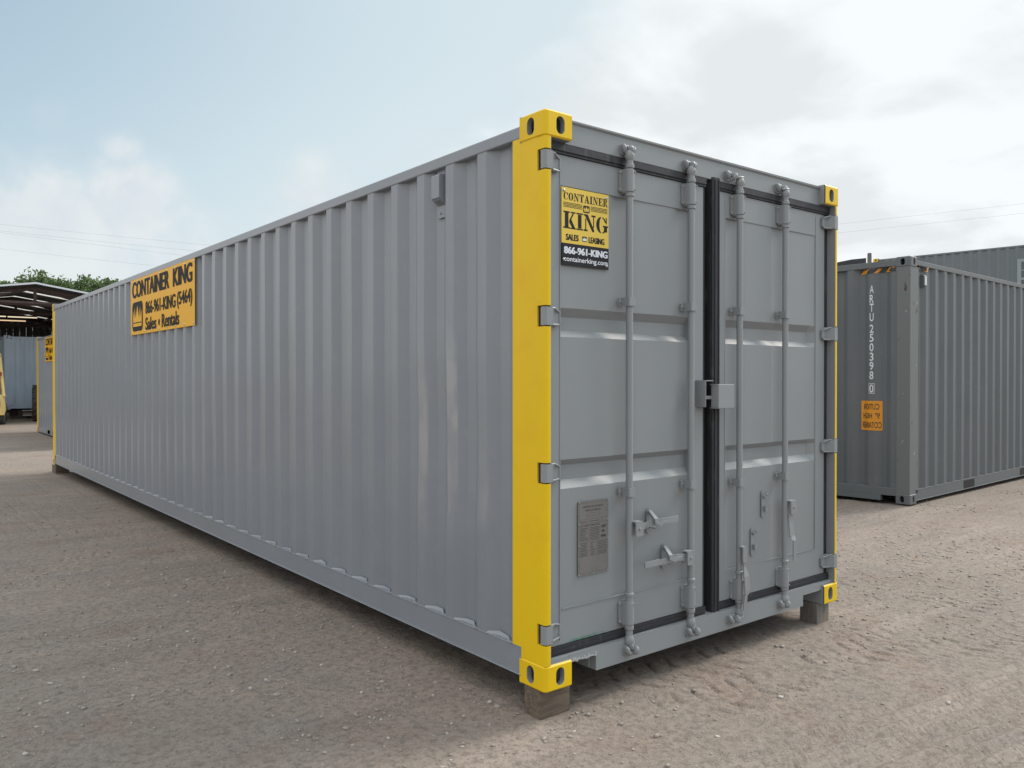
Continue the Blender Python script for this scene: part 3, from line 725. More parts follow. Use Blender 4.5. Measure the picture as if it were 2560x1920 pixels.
def catch(x, xl, zt_, zb_, par, latch=True):
    mb = MB()
    mb.prism(rounded(x - .016, x + .020, zb_, zt_, .016), lambda a, b, d: (a, d, b), YD - .006, YD - .001, 0)
    if latch:
        # latch arm leaning out from its pivot and down over the handle, with a pointed lip
        zm = zt_ - .050
        for (ya, za), (yb, zb2), xa, xb in (((YD - .012, zt_ - .016), (-.030, zm + .004), x, xl),):
            vs = []
            for (yy_, zz_, xx_, hw) in ((ya, za, xa, .011), (yb, zb2, xb, .013)):
                vs += [(xx_ - hw, yy_, zz_ - .008), (xx_ + hw, yy_, zz_ - .008), (xx_ + hw, yy_ - .002, zz_ + .008), (xx_ - hw, yy_ - .002, zz_ + .008)]
            mb.raw(vs, [(0, 1, 2, 3), (7, 6, 5, 4), (0, 4, 5, 1), (1, 5, 6, 2), (2, 6, 7, 3), (3, 7, 4, 0)])
        mb.prism([(xl - .014, zm + .012), (xl + .012, zm + .012), (xl + .024, zm - .004), (xl + .086, zm - .006), (xl + .046, zm - .018), (xl + .034, zm - .030), (xl + .018, zm - .022), (xl - .012, zm - .010)][::-1], lambda a, b, d: (a, d, b), -.036, -.030, 0)
        mb.lathe([(0, -.012), (.010, -.010), (.012, .0)], lambda a, b, d: (x + .002 + a, YD - .008 + d, zt_ - .016 + b), 10)
        mb.box(x - .010, x + .012, -.008, YD - .006, zb_ + .030, zb_ + .036)
    else:
        mb.lathe([(0, -.012), (.010, -.010), (.012, .0)], lambda a, b, d: (x + .004 + a, YD - .008 + d, zt_ - .030 + b), 10)
        mb.tube([(x + .004, YD - .008, zt_ - .030), (x + .012, YD - .024, zt_ - .018), (x + .022, YD - .028, zt_ - .008)], [.009, .007, .005], 8)
        mb.prism([(x - .002, zb_ + .066), (x + .026, zb_ + .060), (x + .026, zb_ + .050), (x + .010, zb_ + .044), (x - .002, zb_ + .036)][::-1], lambda a, b, d: (a, d, b), YD - .024, YD - .006, 0)
    mb.build('handle_catch', DOORG, par, bevel=.002)
catch(.728, .698, .746, .620, doors[0]); catch(.842, .806, .552, .426, doors[0])
catch(1.702, 0, .748, .596, doors[1], False); catch(1.600, 0, .548, .388, doors[1], False)
mb = MB(); hub(1.868, 1.925, .606, .684, mb)
hbar(mb, [(1.893, .610, -.012), (1.897, .560, -.012), (1.900, .470, -.018), (1.908, .450, -.030), (1.906, .330, -.030)], [.046, .046, .044, .026, .026])
mb.build('handle', DOORG, doors[1], bevel=.002)
mb = MB()
mb.prism(rounded(1.412, 1.450, .386, .474, .010), lambda a, b, d: (a, d, b), -.026, -.018, 0); mb.prism(rounded(1.412, 1.446, .466, .474, .003), lambda a, b, d: (a, d, b), -.018, .006, 0)
hbar(mb, [(1.432, .400, -.020), (1.436, .360, -.020), (1.440, .310, -.030), (1.444, .230, -.034), (1.430, .210, -.034), (1.424, .120, -.030)], [.030, .016, .044, .046, .026, .028])
mb.build('handle', DOORG, doors[1], bevel=.002)

# small riveted data plate on the left leaf
mb = MB(); Tp = lambda a, b, d: (.247 + a, YD - .001 - d, .474 + b)
PW, PH = .198, .348
mb.prism(rounded(0, PW, 0, PH, .003), lambda a, b, d: Tp(a, b, d), 0, .0018, 0)
o_plate = mb.build('data_plate', PLATE, doors[0])
mb = MB(); P_ = lambda a0, a1, b0, b1: flatpoly(mb, [(a0, b0), (a1, b0), (a1, b1), (a0, b1)], Tp, .0022, 0)
put_text(mb, "APPROVED FOR TRANSPORT", Tp, .030, .166, .316, .325, 0, .01, .0022)
put_text(mb, "UNDER CUSTOMS SEAL", Tp, .046, .150, .299, .308, 0, .01, .0022)
for a in (0.010, .188): P_(a - .0007, a, .010, .340)
for b in (.262, .242, .160, .112, .088, .340, .010): P_(.010, .188, b, b + .0008)
P_(.060, .140, .276, .277); P_(.060, .140, .289, .290); P_(.060, .061, .276, .290); P_(.139, .140, .276, .290)
put_text(mb, "CSC SAFETY APPROVAL", Tp, .014, .140, .228, .237, 0, .01, .0022)
put_text(mb, "ACEP", Tp, .150, .180, .213, .226, 0, .03, .0022); put_text(mb, "FR", Tp, .155, .174, .191, .203, 0, .03, .0022); put_text(mb, "006", Tp, .148, .182, .168, .180, 0, .03, .0022)
rng = random.Random(11)
for b in (.250, .219, .212, .205, .197, .189, .181, .173, .165): P_(.014, .055 + rng.uniform(-.01, .01), b, b + .0026); P_(.068 + rng.uniform(0, .012), .138, b, b + .0024)
for b in (.150, .143, .136, .129, .122, .115, .104, .098, .092): P_(.014, .060 + rng.uniform(-.01, .01), b, b + .0022); P_(.080, .104 + rng.uniform(-.01, .01), b, b + .002); P_(.124, .184, b, b + .0022)
P_(.118, .1186, .088, .160); P_(.064, .0646, .165, .226)
mb.build('plate_print', PRINT, o_plate) if False else None
_pl = mb
mb = MB()
for a, b in ((.006, .004), (PW / 2, .004), (PW - .006, .004), (.006, PH - .004), (PW - .006, PH - .004), (.006, .240), (PW - .006, .250), (.006, .14), (PW - .006, .16)):
    mb.lathe([(0, .006), (.004, .005), (.005, .0015)], lambda x, y, d, a=a, b=b: Tp(a + x, b + y, d), 8)
# one mesh for plate: sheet + print + rivets
src = o_plate.data; base_mb = MB(); base_mb.prism(rounded(0, PW, 0, PH, .003), lambda a, b, d: Tp(a, b, d), 0, .0018, 0)
base_mb.raw(_pl.v, _pl.f, 1); base_mb.raw(mb.v, mb.f, 2)
new = bpy.data.meshes.new('data_plate'); new.from_pydata(base_mb.v, [], base_mb.f)
for m_ in (PLATE, PRINT, DOORG): new.materials.append(m_)
new.polygons.foreach_set('material_index', base_mb.m); new.update(); o_plate.data = new; bpy.data.meshes.remove(src)

vent(main, lambda a, b, d: (.034 - d, .872 - a, 2.262 + b), GREY)

# ================================================================== SIGNS
sg = thing('sign', 'square yellow and black plastic sign with stencil lettering screwed to the left container door', 'sign', (.140, YD - .003, 1.917 + GZ))
SW, SH = .302, .357
Ts = lambda a, b, d: (a, -d, b)
mb = MB(); zb = SH * .285
mb.prism([(0, zb), (SW, zb), (SW, SH), (0, SH)], Ts, 0, .003, 0); mb.prism([(0, 0), (SW, 0), (SW, zb - .0002), (0, zb - .0002)], Ts, 0, .003, 1)
mb.build('panel', [SIGND, SIGNK2], sg)
e = .0036
def part(name, mats, parent, fn):
    m = MB(); fn(m); return m.build(name, mats, parent)
LM = [SIGNK2, SIGND, SIGNW]
part('lettering', LM, sg, lambda m: put_stencil(m, "CONTAINER", Ts, SW * .04, SW * .975, SH * .838, SH * .940, 0, e))
for k in range(4):
    b = SH * (.748 + k * .0175)
    for a0, a1 in ((.035, .425), (.605, .97)): part('printed_line', LM, sg, lambda m: flatpoly(m, [(SW * a0, b), (SW * a1, b), (SW * a1, b + SH * .0075), (SW * a0, b + SH * .0075)], Ts, e, 0))
part('crown_emblem', LM, sg, lambda m: crown(m, Ts, SW * .445, SW * .585, SH * .712, SH * .806, 0, 1, e))
part('lettering', LM, sg, lambda m: put_stencil(m, "KING", Ts, SW * .035, SW * .985, SH * .475, SH * .712 - .006, 0, e, gap=.06))
part('lettering', LM, sg, lambda m: put_text(m, "SALES", Ts, SW * .085, SW * .350, SH * .325, SH * .405, 0, .05, e))
part('crown_emblem', LM, sg, lambda m: crown(m, Ts, SW * .425, SW * .525, SH * .332, SH * .400, 0, 2, e, False))
part('lettering', LM, sg, lambda m: put_text(m, "LEASING", Ts, SW * .560, SW * .905, SH * .325, SH * .405, 0, .05, e))
part('lettering', LM, sg, lambda m: put_text(m, "866-961-KING", Ts, SW * .045, SW * .975, SH * .150, SH * .243, 2, .045, e))
part('lettering', LM, sg, lambda m: put_text(m, "containerking.com", Ts, SW * .045, SW * .975, SH * .035, SH * .118, 2, .03, e))
for a, b in ((.045, .955), (.945, .955), (.045, .075), (.955, .05)):
    mb = MB(); mb.lathe([(0, .010), (.004, .0095), (.007, .006), (.008, .003)], lambda x, y, d, a=a, b=b: Ts(SW * a + x, SH * b + y, d), 12)
    mb.build('screw', SCREW, sg, smooth=50)

def big_sign(name, label, loc, group=None):
    g = thing(name, label, 'sign', loc, 0, group); BW, BH = 2.285, .615
    T = lambda a, b, d: (-d, -a, b)
    m = MB(); m.prism([(0, 0), (BW, 0), (BW, BH), (0, BH)], T, 0, .003, 0); m.build('panel', SIGNY, g)
    e = .005; BM = [SIGNK, SIGNY]
    for txt, a0, a1, b0, b1, bo in (("CONTAINER", .028, .655, .66, .955, .05), ("KING", .706, .974, .66, .955, .05), ("866-961-KING", .268, .746, .33, .55, .045), ("(5464)", .765, .972, .295, .565, .03), ("Sales", .267, .452, .05, .27, .05), ("Rentals", .537, .797, .05, .27, .05)):
        part('lettering', BM, g, lambda m: put_text(m, txt, T, BW * a0, BW * a1, BH * b0, BH * b1, 0, bo, e))
    part('printed_dot', BM, g, lambda m: flatpoly(m, [(BW * .495 + .030 * math.cos(k * math.pi / 8), BH * .15 + .034 * math.sin(k * math.pi / 8)) for k in range(16)], T, e, 0))
    part('crown_emblem', BM, g, lambda m: crown(m, T, BW * .030, BW * .222, BH * .06, BH * .585, 0, 1, e))
    for k in range(9):
        for b in (.025, BH - .025): part('screw', SCREW, g, lambda m: m.lathe([(0, .010), (.008, .008), (.010, .003)], lambda x, y, d: T(.03 + k * (BW - .06) / 8 + x, b + y, d), 8))
    return g
big_sign('sign', 'long yellow sign with black crown, fully visible high on the large container side', (.001, 7.165, 1.882 + GZ), 'long yellow signs on container sides')

# ================================================================== TIMBER BLOCKS under the main container
def block(loc, sx, sy, sz, mt, label, rz=0.0, grainz=False):
    m = MB(); m.box(-sx / 2, sx / 2, -sy / 2, sy / 2, -.03, sz, 0)
    o = m.build('timber_block', mt, None, bevel=.006, loc=loc, rot=(0, 0, rz)); return tag(o, label, 'timber block', 'timber blocks under the container corners')
block((.098, .098, 0), .180, .115, GZ - .002, WOOD, 'short weathered brown timber block under the near yellow corner of the large container')
block((2.338, .105, 0), .142, .120, GZ - .002, WOOD2, 'pale grey timber block under the right door corner of the large container', .04)
block((.11, 12.40 - .25, 0), .20, .32, GZ - .002, WOOD, 'dark timber block under the far left corner of the large container', .0)

# ================================================================== SECOND YELLOW-CORNERED CONTAINER (far left)
c2 = thing('shipping_container', 'short grey container with thin yellow corner post just past the large container', 'shipping container', (1.26, 22.60 - 6.058, .055))
container(c2, 6.058, H, GREY, outer=YEL, pockets=True)
big_sign('sign', 'long yellow sign half hidden behind the large container, on the short container beyond', (1.261, 21.22, 1.90 + .055), 'long yellow signs on container sides')

# ================================================================== PALE BLUE CONTAINER in the shed
c3 = thing('shipping_container', 'pale blue grey container raised off the ground under the open shed roof', 'shipping container', (1.38 + 6.058, 30.33, .43), R(90))
container(c3, 6.058, H, BLUEG)
ch = thing('trailer_chassis', 'dark steel chassis carrying the pale blue container under the shed', 'trailer chassis', (1.38, 30.40, .10))
mb = MB(); mb.box(.10, 6.3, .25, .37, .20, .325, 0); mb.box(.10, 6.3, 1.9, 2.02, .20, .325, 0)
mb.box(.42, .58, .10, 2.3, .02, .325, 0); mb.box(4.4, 4.56, .10, 2.3, .02, .325, 0)
mb.build('beam', STEEL, ch, bevel=.01)
mb = MB(); mb.box(.55, 6.2, .0, .08, .26, .30, 0); mb.box(.55, 6.2, .0, .05, .10, .125, 0)
mb.build('side_rail', ROOFE, ch, bevel=.005)
mb = MB(); mb.prism([(.22, .0), (.72, .0), (.60, .10), (.34, .10)], lambda a, b, d: (a, d, b), .05, .35, 0)
mb.build('foot', STEEL, ch)

# ================================================================== RIGHT CONTAINER
a_ = R(-87.157); exv = Vector((math.cos(a_), math.sin(a_))); C0 = Vector((7.121, 1.776)) - exv * W
HR = 2.896
c4 = thing('shipping_container', 'dark slate container with white vertical number and orange caution panel on its end', 'shipping container', (C0.x, C0.y, -.077 + GZ), a_)
container(c4, 12.192, HR, RGREY, postmat=RPOST, amp=.001, sideseg=6)
# fork pocket plates are dark openings in the rail of the visible side
mb = MB()
for y in (1.64, 3.80, 7.9, 10.1): mb.box(W - .0045, W - .0035, y, y + .37, .046, .150, 0)
mb.build('fork_pocket', DARK, c4)
mb = MB(); z = W
def endT(a, b, d): return (W - a, .004 - d, b)          # a measured from the near corner leftwards
# stencilled number, painted on the sheet: each character sits on an outer rib or recess
def sheet_depth(x):
    p = (W - .324) / 8; u = (x - .16) % p; sl = .245 * p; fl = .25 * p; inn = p - 2 * sl - fl
    return .045 * (u / sl) if u < sl else .045 if u < sl + inn else .045 * (1 - (u - sl - inn) / sl) if u < 2 * sl + inn else 0.0
def drape(vs, off=.0015): return [(x, .012 + sheet_depth(x) - off, z_) for (x, y, z_) in vs]
for chh, zt_ in (('A', 2.592), ('R', 2.478), ('T', 2.371), ('U', 2.257), ('2', 2.119), ('5', 2.010), ('0', 1.896), ('3', 1.782), ('9', 1.673), ('8', 1.560), ('0', 1.400)):
    put_text(mb, chh, lambda a, b, d: (a, 0, b), W - .482, W - .434, zt_ - .098, zt_, 0, .015)
for a0, a1, b0, b1 in ((W - .490, W - .424, 1.409, 1.414), (W - .490, W - .424, 1.290, 1.295), (W - .490, W - .486, 1.295, 1.409), (W - .428, W - .424, 1.295, 1.409)):
    mb.face([(a0, 0, b0), (a1, 0, b0), (a1, 0, b1), (a0, 0, b1)])
mb.v = drape(mb.v, .003); mb.build('serial_number', WHT, c4)
mb = MB(); x0, x1, zc0, zc1 = W - .600, W - .342, .848, 1.203; nx = 60
for i in range(nx):
    a = x0 + (x1 - x0) * i / nx; b = x0 + (x1 - x0) * (i + 1) / nx; mb.face([(a, 0, zc0), (b, 0, zc0), (b, 0, zc1), (a, 0, zc1)])
mb.v = drape(mb.v, .004); cp = mb.build('caution_panel', CAUT, c4)
mb = MB(); T0 = lambda a, b, d: (a, 0, b)
put_text(mb, "CUTION", T0, x0 + .035, x1 - .035, 1.098, 1.170, 0, .01, 0, True)
put_text(mb, "9\"  HIGH", T0, x0 + .028, x1 - .030, .988, 1.060, 0, .01, 0, True)
put_text(mb, "COTAINER", T0, x0 + .012, x1 - .012, .876, .950, 0, .01, 0, True)
mb.v = drape(mb.v, .0062); mb.build('caution_lettering', HBLK, cp)
def hazard(T, a0, a1, z0_, z1_, ks, drp, name):
    m = MB(); n_ = 60
    for i in range(n_):
        a = a0 + (a1 - a0) * i / n_; b = a0 + (a1 - a0) * (i + 1) / n_; m.face([T(a, z0_), T(b, z0_), T(b, z1_), T(a, z1_)], 0)
    o_ = MB(); 
    for (p0, p1) in ks:
        sh = z1_ - z0_
        for j in range(6):
            q0 = p0 + (p1 - p0) * j / 6; q1 = p0 + (p1 - p0) * (j + 1) / 6
            o_.face([T(q0, z0_), T(q1, z0_), T(q1 + sh, z1_), T(q0 + sh, z1_)], 1)
    m.v = drp(m.v, .004); o_.v = drp(o_.v, .0062); m.raw(o_.v, o_.f, 1); m.build(name, [HBLK, ORNG], c4)
hazard(lambda a, z_: (a, 0, z_), W - .620, W - .175, 2.734, 2.786, [(W - .615, W - .530), (W - .440, W - .395), (W - .310, W - .235)], drape, 'hazard_tape')
ns = round((12.192 - .466) / .2792); ps = (12.192 - .466) / ns
def sdrape(vs, off):
    r_ = []
    for (y, _, z_) in vs:
        u = (y - .233) % ps; sl = .245 * ps; fl = .25 * ps; inn = ps - 2 * sl - fl
        d = 0 if y < .233 else (.036 * (u / sl) if u < sl else .036 if u < sl + inn else .036 * (1 - (u - sl - inn) / sl) if u < 2 * sl + inn else 0.0)
        r_.append((W - .006 - d + off, y, z_))
    return r_
hazard(lambda a, z_: (a, 0, z_), .240, .530, 2.745, 2.800, [(.245, .285), (.41, .48)], lambda v, o: sdrape(v, o), 'hazard_tape')
vo_ = vent(c4, lambda a, b, d: (W - .042 + d, .41 + a, 2.50 + b), RGREY)
mb = MB(); mb.box(W - .042 + .0425, W - .042 + .0435, .40, .446, 2.50 + .085, 2.50 + .19); mb.build('vent_face', WHT, vo_)
mb = MB()
mb.face([(W - .075, .0030, 2.50), (W - .050, .0030, 2.49), (W - .045, .0030, 2.54), (W - .066, .0030, 2.60)])
mb.face([(W - .015, .0030, 2.66), (W - .006, .0030, 2.655), (W - .006, .0030, 2.70)])
mb.build('rust_patch', RUST, c4)

# ================================================================== STACKED CONTAINERS behind it
bx0 = Vector((27.0, 12.55)); ba = math.atan2(-4.56, .83) - math.pi / 2 + math.pi
def backc(z, lab, win):
    a2 = math.atan2(-4.60, .52)                      # direction of the side seen, towards the camera's right
    root = thing('shipping_container', lab, 'shipping container', (26.93 + 2.40, 12.39 + .44, z), a2 - math.pi / 2)
    container(root, 12.192, HR, BACKG, outer=YEL if win else BACKG, postmat=BACKG)
    return root
b1 = backc(.14, 'lower blue grey container of a stack, hidden low behind the slate container', False)
b2 = backc(.14 + HR + .02, 'upper blue grey container with a window, seen over the slate container', True)
wl = MB(); y0, y1, z0_, z1_ = 4.68, 6.08, 1.05, 2.40
for (ya, yb, za, zb2) in ((y0, y1, z1_ - .10, z1_), (y0, y1, z0_, z0_ + .10), (y0, y0 + .12, z0_ + .10, z1_ - .10), (y1 - .12, y1, z0_ + .10, z1_ - .10), (y0 + .12, y1 - .12, 1.70, 1.78)):
    wl.box(W - .05, W + .05, ya, yb, za, zb2, 0)
w_ = wl.build('window', WFRAME, b2)
wl = MB(); wl.box(W + .01, W + .03, y0 + .12, y1 - .12, z0_ + .10, z1_ - .10, 0); wl.build('pane', GLASS, w_)
wl = MB()
for k in (1, 2, 3): yy = y0 + .12 + (y1 - y0 - .24) * k / 4; wl.box(W + .031, W + .045, yy - .015, yy + .015, z0_ + .10, z1_ - .10, 0)
for zz in (1.42, 2.02): wl.box(W + .031, W + .046, y0 + .12, y1 - .12, zz - .015, zz + .015, 0)
wl.build('glazing_bar', WFRAME, w_)

# pole, wire and dark canopy beside the stack
pl = MB(); pl.tube([(0, 0, -.3), (0, 0, 6.27), (0, 0, 6.30)], [.085, .076, .066], 12); pl.box(.05, .13, -.02, .02, 6.12, 6.15)
po = pl.build('timber_pole', POLEM, None, smooth=40, loc=(27.63, 13.07, 0)); tag(po, 'short round grey pole rising above the slate container roof', 'pole')
cn = thing('canopy', 'dark sloping canopy roof seen left of the short pole above the slate container', 'canopy', (28.55, 14.62, -.14))
mb = MB(); mb.prism([(-.75, 6.10), (-.55, 6.26), (-.2, 6.36), (.30, 6.46), (.9, 6.52), (.9, 5.6), (-.75, 5.6)][::-1], lambda a, b, d: (a * .78 + d * .62, -a * .62 + d * .78, b), 0, 3.0, 0)
mb.build('roof', HBLK, cn)
mb = MB()
for a, b in ((-.4, .2), (.8, .2), (-.4, 2.8), (.8, 2.8)): mb.tube([(a * .78 + b * .62, -a * .62 + b * .78, -.2), (a * .78 + b * .62, -a * .62 + b * .78, 6.15)], .05, 8)
mb.build('post', STEEL, cn)

# ================================================================== SHED
YF, YB, XR, XL, SL_ = 26.0, 42.0, 9.7, -6.3, .155
XPK, ZPK = 1.73, 4.32 + GZ
sh = thing('open_shed', 'dark open fronted shed with low gable roof and pale roof lights', 'shed', (XPK, YF, 0))
def rz_(x): return ZPK - SL_ * abs(x)
mr = MB(); mt = MB(); me_ = MB()
strips = [(28.3, 28.95), (30.5, 31.15), (32.7, 33.35), (34.9, 35.55), (37.1, 37.75), (39.3, 39.95)]
yy = YF; segs = []
for a, b in strips: segs.append((yy, a, 0)); segs.append((a, b, 1)); yy = b
segs.append((yy, YB, 0))
for a, b, t in segs:
    for s_ in (-1, 1):
        xe = 8.0 * s_; tgt = mt if t else mr
        tgt.raw([(0, a - YF, ZPK), (xe, a - YF, rz_(xe)), (xe, b - YF, rz_(xe)), (0, b - YF, ZPK), (0, a - YF, ZPK - .03), (xe, a - YF, rz_(xe) - .03), (xe, b - YF, rz_(xe) - .03), (0, b - YF, ZPK - .03)] if not t else
                [(0, a - YF, ZPK), (xe, a - YF, rz_(xe)), (xe, b - YF, rz_(xe)), (0, b - YF, ZPK)],
                [(0, 1, 2, 3), (4, 7, 6, 5), (0, 4, 5, 1), (1, 5, 6, 2), (2, 6, 7, 3), (3, 7, 4, 0)] if not t else [(0, 1, 2, 3)])
mr.build('roof', ROOFM, sh); mt.build('roof_light', TRANS, sh)
for s_ in (-1, 1):
    me_.raw([(0, -.04, ZPK + .035), (8.05 * s_, -.04, rz_(8.05) + .035), (8.05 * s_, -.04, rz_(8.05) - .02), (0, -.04, ZPK - .02), (0, .0, ZPK + .035), (8.05 * s_, .0, rz_(8.05) + .035)], [(0, 1, 2, 3), (0, 4, 5, 1)])
me_.build('roof_trim', ROOFE, sh)
for k, y in enumerate((.15, 4.3, 12.5)):
    m = MB(); zc = 3.70 + GZ; q = .045
    def beam(p, q_, w=.06): m.tube([(p[0], y, p[1]), (q_[0], y, q_[1])], w, 4)
    beam((-8, zc), (8, zc), .07); beam((-8, rz_(8) - .12), (0, ZPK - .14)); beam((8, rz_(8) - .12), (0, ZPK - .14)); beam((0, zc), (0, ZPK - .14), .045)
    for j in range(-3, 4):
        if j == 0: continue
        xx = j * 1.6; beam((xx, zc), (xx, rz_(xx) - .14), .03); beam((xx, zc), (xx - math.copysign(1.6, xx), rz_(xx - math.copysign(1.6, xx)) - .14), .03)
    m.build('truss', STEEL, sh)
m = MB()
for xx in (-6, -4, -2, 2, 4, 6):
    m.box(xx - .02, xx + .02, 0.0, YB - YF, rz_(xx) - .13, rz_(xx) - .05, 0)
m.build('purlin', STEEL, sh)
for xx in (-7.9, 7.9):
    for y in (.15, 8.4, 15.8):
        m = MB(); m.box(xx - .08, xx + .08, y - .08, y + .08, -.3, rz_(xx) - .1, 0); m.build('column', STEEL, sh)
for (p, q_) in (((-8, YB - YF), (8, YB - YF)), ((-8, .2), (-8, YB - YF)), ((8, .2), (8, YB - YF))):
    m = MB(); n_ = 60 if abs(q_[0] - p[0]) > 1 else 40
    for i in range(n_):
        for o0, o1, dd in ((0, .55, 0.0), (.55, 1.0, .03)):
            ta = (i + o0) / n_; tb = (i + o1) / n_
            xa, ya = p[0] + (q_[0] - p[0]) * ta, p[1] + (q_[1] - p[1]) * ta; xb, yb = p[0] + (q_[0] - p[0]) * tb, p[1] + (q_[1] - p[1]) * tb
            if abs(q_[0] - p[0]) > 1: ya += dd; yb += dd
            else: xa += dd; xb += dd
            m.face([(xa, ya, -.3), (xb, yb, -.3), (xb, yb, rz_(xb) - .03), (xa, ya, rz_(xa) - .03)])
    m.build('wall', SHEDW, sh)
for (xa, xb, y, z_, mt_, lab) in ((.30, 1.32, 9.0, 3.97, TUBE1, 1), (-1.3, .24, 9.0, 3.975, TUBE1, 1), (-.9, .92, 9.0, 3.82, TUBE2, 2)):
    m = MB(); m.tube([(xa, y, z_), (xb, y, z_)], .022, 8); m.build('lit_tube', mt_, sh)
    m = MB(); m.box(xa, xb, y - .06, y + .06, z_ + .03, z_ + .08); m.build('lamp_housing', STEEL, sh)

# ================================================================== FORKLIFT and TRACTOR
def wheel(mbt, mbr, cx, cy, cz, r, w, ax, lugs=0):
    T = (lambda a, b, d: (cx + d, cy + a, cz + b)) if ax == 'x' else (lambda a, b, d: (cx + a, cy + d, cz + b))
    h = w / 2
    mbt.lathe([(r * .55, -h * .8), (r * .62, -h), (r * .88, -h), (r * .97, -h * .8), (r, -h * .4), (r, h * .4), (r * .97, h * .8), (r * .88, h), (r * .62, h), (r * .55, h * .8)], T, 32)
    mbr.lathe([(0, -h * .3), (r * .2, -h * .35), (r * .22, -h * .6), (r * .5, -h * .6), (r * .57, -h * .8), (r * .57, h * .8), (r * .5, h * .6), (0, h * .3)], T, 24)
    for k in range(lugs):
        a = 2 * math.pi * k / lugs
        for s_ in (-1, 1):
            b0 = a + (0 if s_ > 0 else math.pi / lugs)
            pts = []
            for (dd, da) in ((0.05 * h, 0), (h * .95, .16)):
                for rr in (r * .97, r * 1.055):
                    for e_ in (-.035, .035): pts.append(T(rr * math.cos(b0 + da + e_), rr * math.sin(b0 + da + e_), dd * s_))
            mbt.raw(pts, [(0, 1, 3, 2), (4, 6, 7, 5), (0, 4, 5, 1), (2, 3, 7, 6), (0, 2, 6, 4), (1, 5, 7, 3)])
RV = Vector((.78297, -.62206, 0)); FV = Vector((.62205, .78294, 0))
fd = 25.0; fpos = Vector((.97, 26.40, 0)) - Vector((math.cos(R(-7)), math.sin(R(-7)), 0)) * .60
fl = thing('forklift', 'cream yellow forklift cut off by the left edge of the photo, seen from behind', 'forklift', (fpos.x, fpos.y, .10), R(-7))
mb = MB()
body = [(-.56, .30), (.56, .30), (.60, .44), (.60, .56), (.57, .80), (.50, .90), (-.50, .90), (-.57, .80), (-.60, .56), (-.60, .44)]
mb.prism(body, lambda a, b, d: (a, d, b), 0, .55, 0); mb.box(-.48, .48, .55, 1.9, .30, .84, 0)
fb = mb.build('body', FLY, fl, bevel=.03)
mb = MB(); mb.prism(rounded(-.50, .46, .52, .74, .05), lambda a, b, d: (a, d, b), -.012, -.002, 0); mb.build('radiator_grille', HBLK, fb)
for s_ in (-1, 1):
    mb = MB(); mb.tube([(.55 * s_, .22, .86), (.45 * s_, .50, 2.08)], .045, 8); mb.build('guard_post', FLY, fl)
    mb = MB(); mb.tube([(.44 * s_, 1.75, 2.15), (.50 * s_, 1.85, .95)], .04, 8); mb.build('guard_post', FLY, fl)
    mb = MB(); mb.box(.46 * s_ - .03, .46 * s_ + .04, .24, .30, 1.50, 1.62); mb.build('tail_light', RED, fl)
    for (y, r_, w2) in ((.42, .26, .18), (1.75, .33, .22)):
        t_, r2 = MB(), MB(); wheel(t_, r2, .50 * s_, y, r_ - .03, r_, w2, 'x')
        o = t_.build('wheel', TYRE, fl, smooth=40); r2.build('rim', FLY, o, smooth=40)
mb = MB(); mb.box(-.48, .48, .46, .54, 2.13, 2.19); mb.box(-.48, .48, 1.72, 1.80, 2.13, 2.19)
for k in range(7): mb.box(-.44 + k * .14, -.40 + k * .14, .54, 1.72, 2.14, 2.17)
mb.build('overhead_guard', FLY, fl)
mb = MB(); mb.box(-.26, .26, .75, 1.20, .96, 1.08); mb.box(-.26, .26, .70, .80, 1.08, 1.50); mb.build('seat', HBLK, fl, bevel=.03)
mb = MB()
for x in (-.36, .30): mb.box(x, x + .06, 2.0, 2.12, .08, 2.0)
mb.box(-.36, .36, 2.02, 2.10, 1.92, 2.0); mb.box(-.36, .36, 2.02, 2.10, .9, .98); mb.build('mast', STEEL, fl)
for x in (-.30, .18):
    mb = MB(); mb.box(x, x + .12, 2.13, 2.17, .05, .60); mb.box(x, x + .12, 2.17, 3.2, .05, .09); mb.build('fork', STEEL, fl)

td = 27.0; tp = Vector((1.94, 28.39, 0)) + Vector((.22, 0, 0))
tr = thing('tractor', 'tractor whose big dark ribbed rear tyre shows beside the yellow post of the short container', 'tractor', (tp.x, tp.y, .09), R(-8))
for (x, y, r_, w2, lg) in ((0, 0, .60, .42, 18), (1.5, 0, .60, .42, 18), (.15, 2.0, .38, .24, 14), (1.35, 2.0, .38, .24, 14)):
    t_, r2 = MB(), MB(); wheel(t_, r2, x, y, r_ - .02, r_, w2, 'x', lg); o = t_.build('wheel', TYRE, tr, smooth=40); r2.build('rim', FLY, o, smooth=40)
mb = MB(); mb.box(.45, 1.05, -.3, 2.3, .55, .95); mb.box(.50, 1.00, .9, 2.4, .95, 1.25); mb.tube([(.1, 0, .58), (1.4, 0, .58)], .09, 10); mb.build('body', FLY, tr, bevel=.04)
mb = MB(); mb.box(.52, .98, -.1, .35, 1.0, 1.12); mb.box(.52, .98, -.2, -.1, 1.1, 1.45); mb.build('seat', HBLK, tr, bevel=.03)
mb = MB(); mb.tube([(.75, 1.0, 1.2), (.75, .72, 1.42)], .02, 8); mb.lathe([(.16, -.012), (.18, 0), (.16, .012)], lambda a, b, d: (.75 + a, .72 + b * .5 + d, 1.42 + b * .85), 20); mb.build('steering_wheel', HBLK, tr)

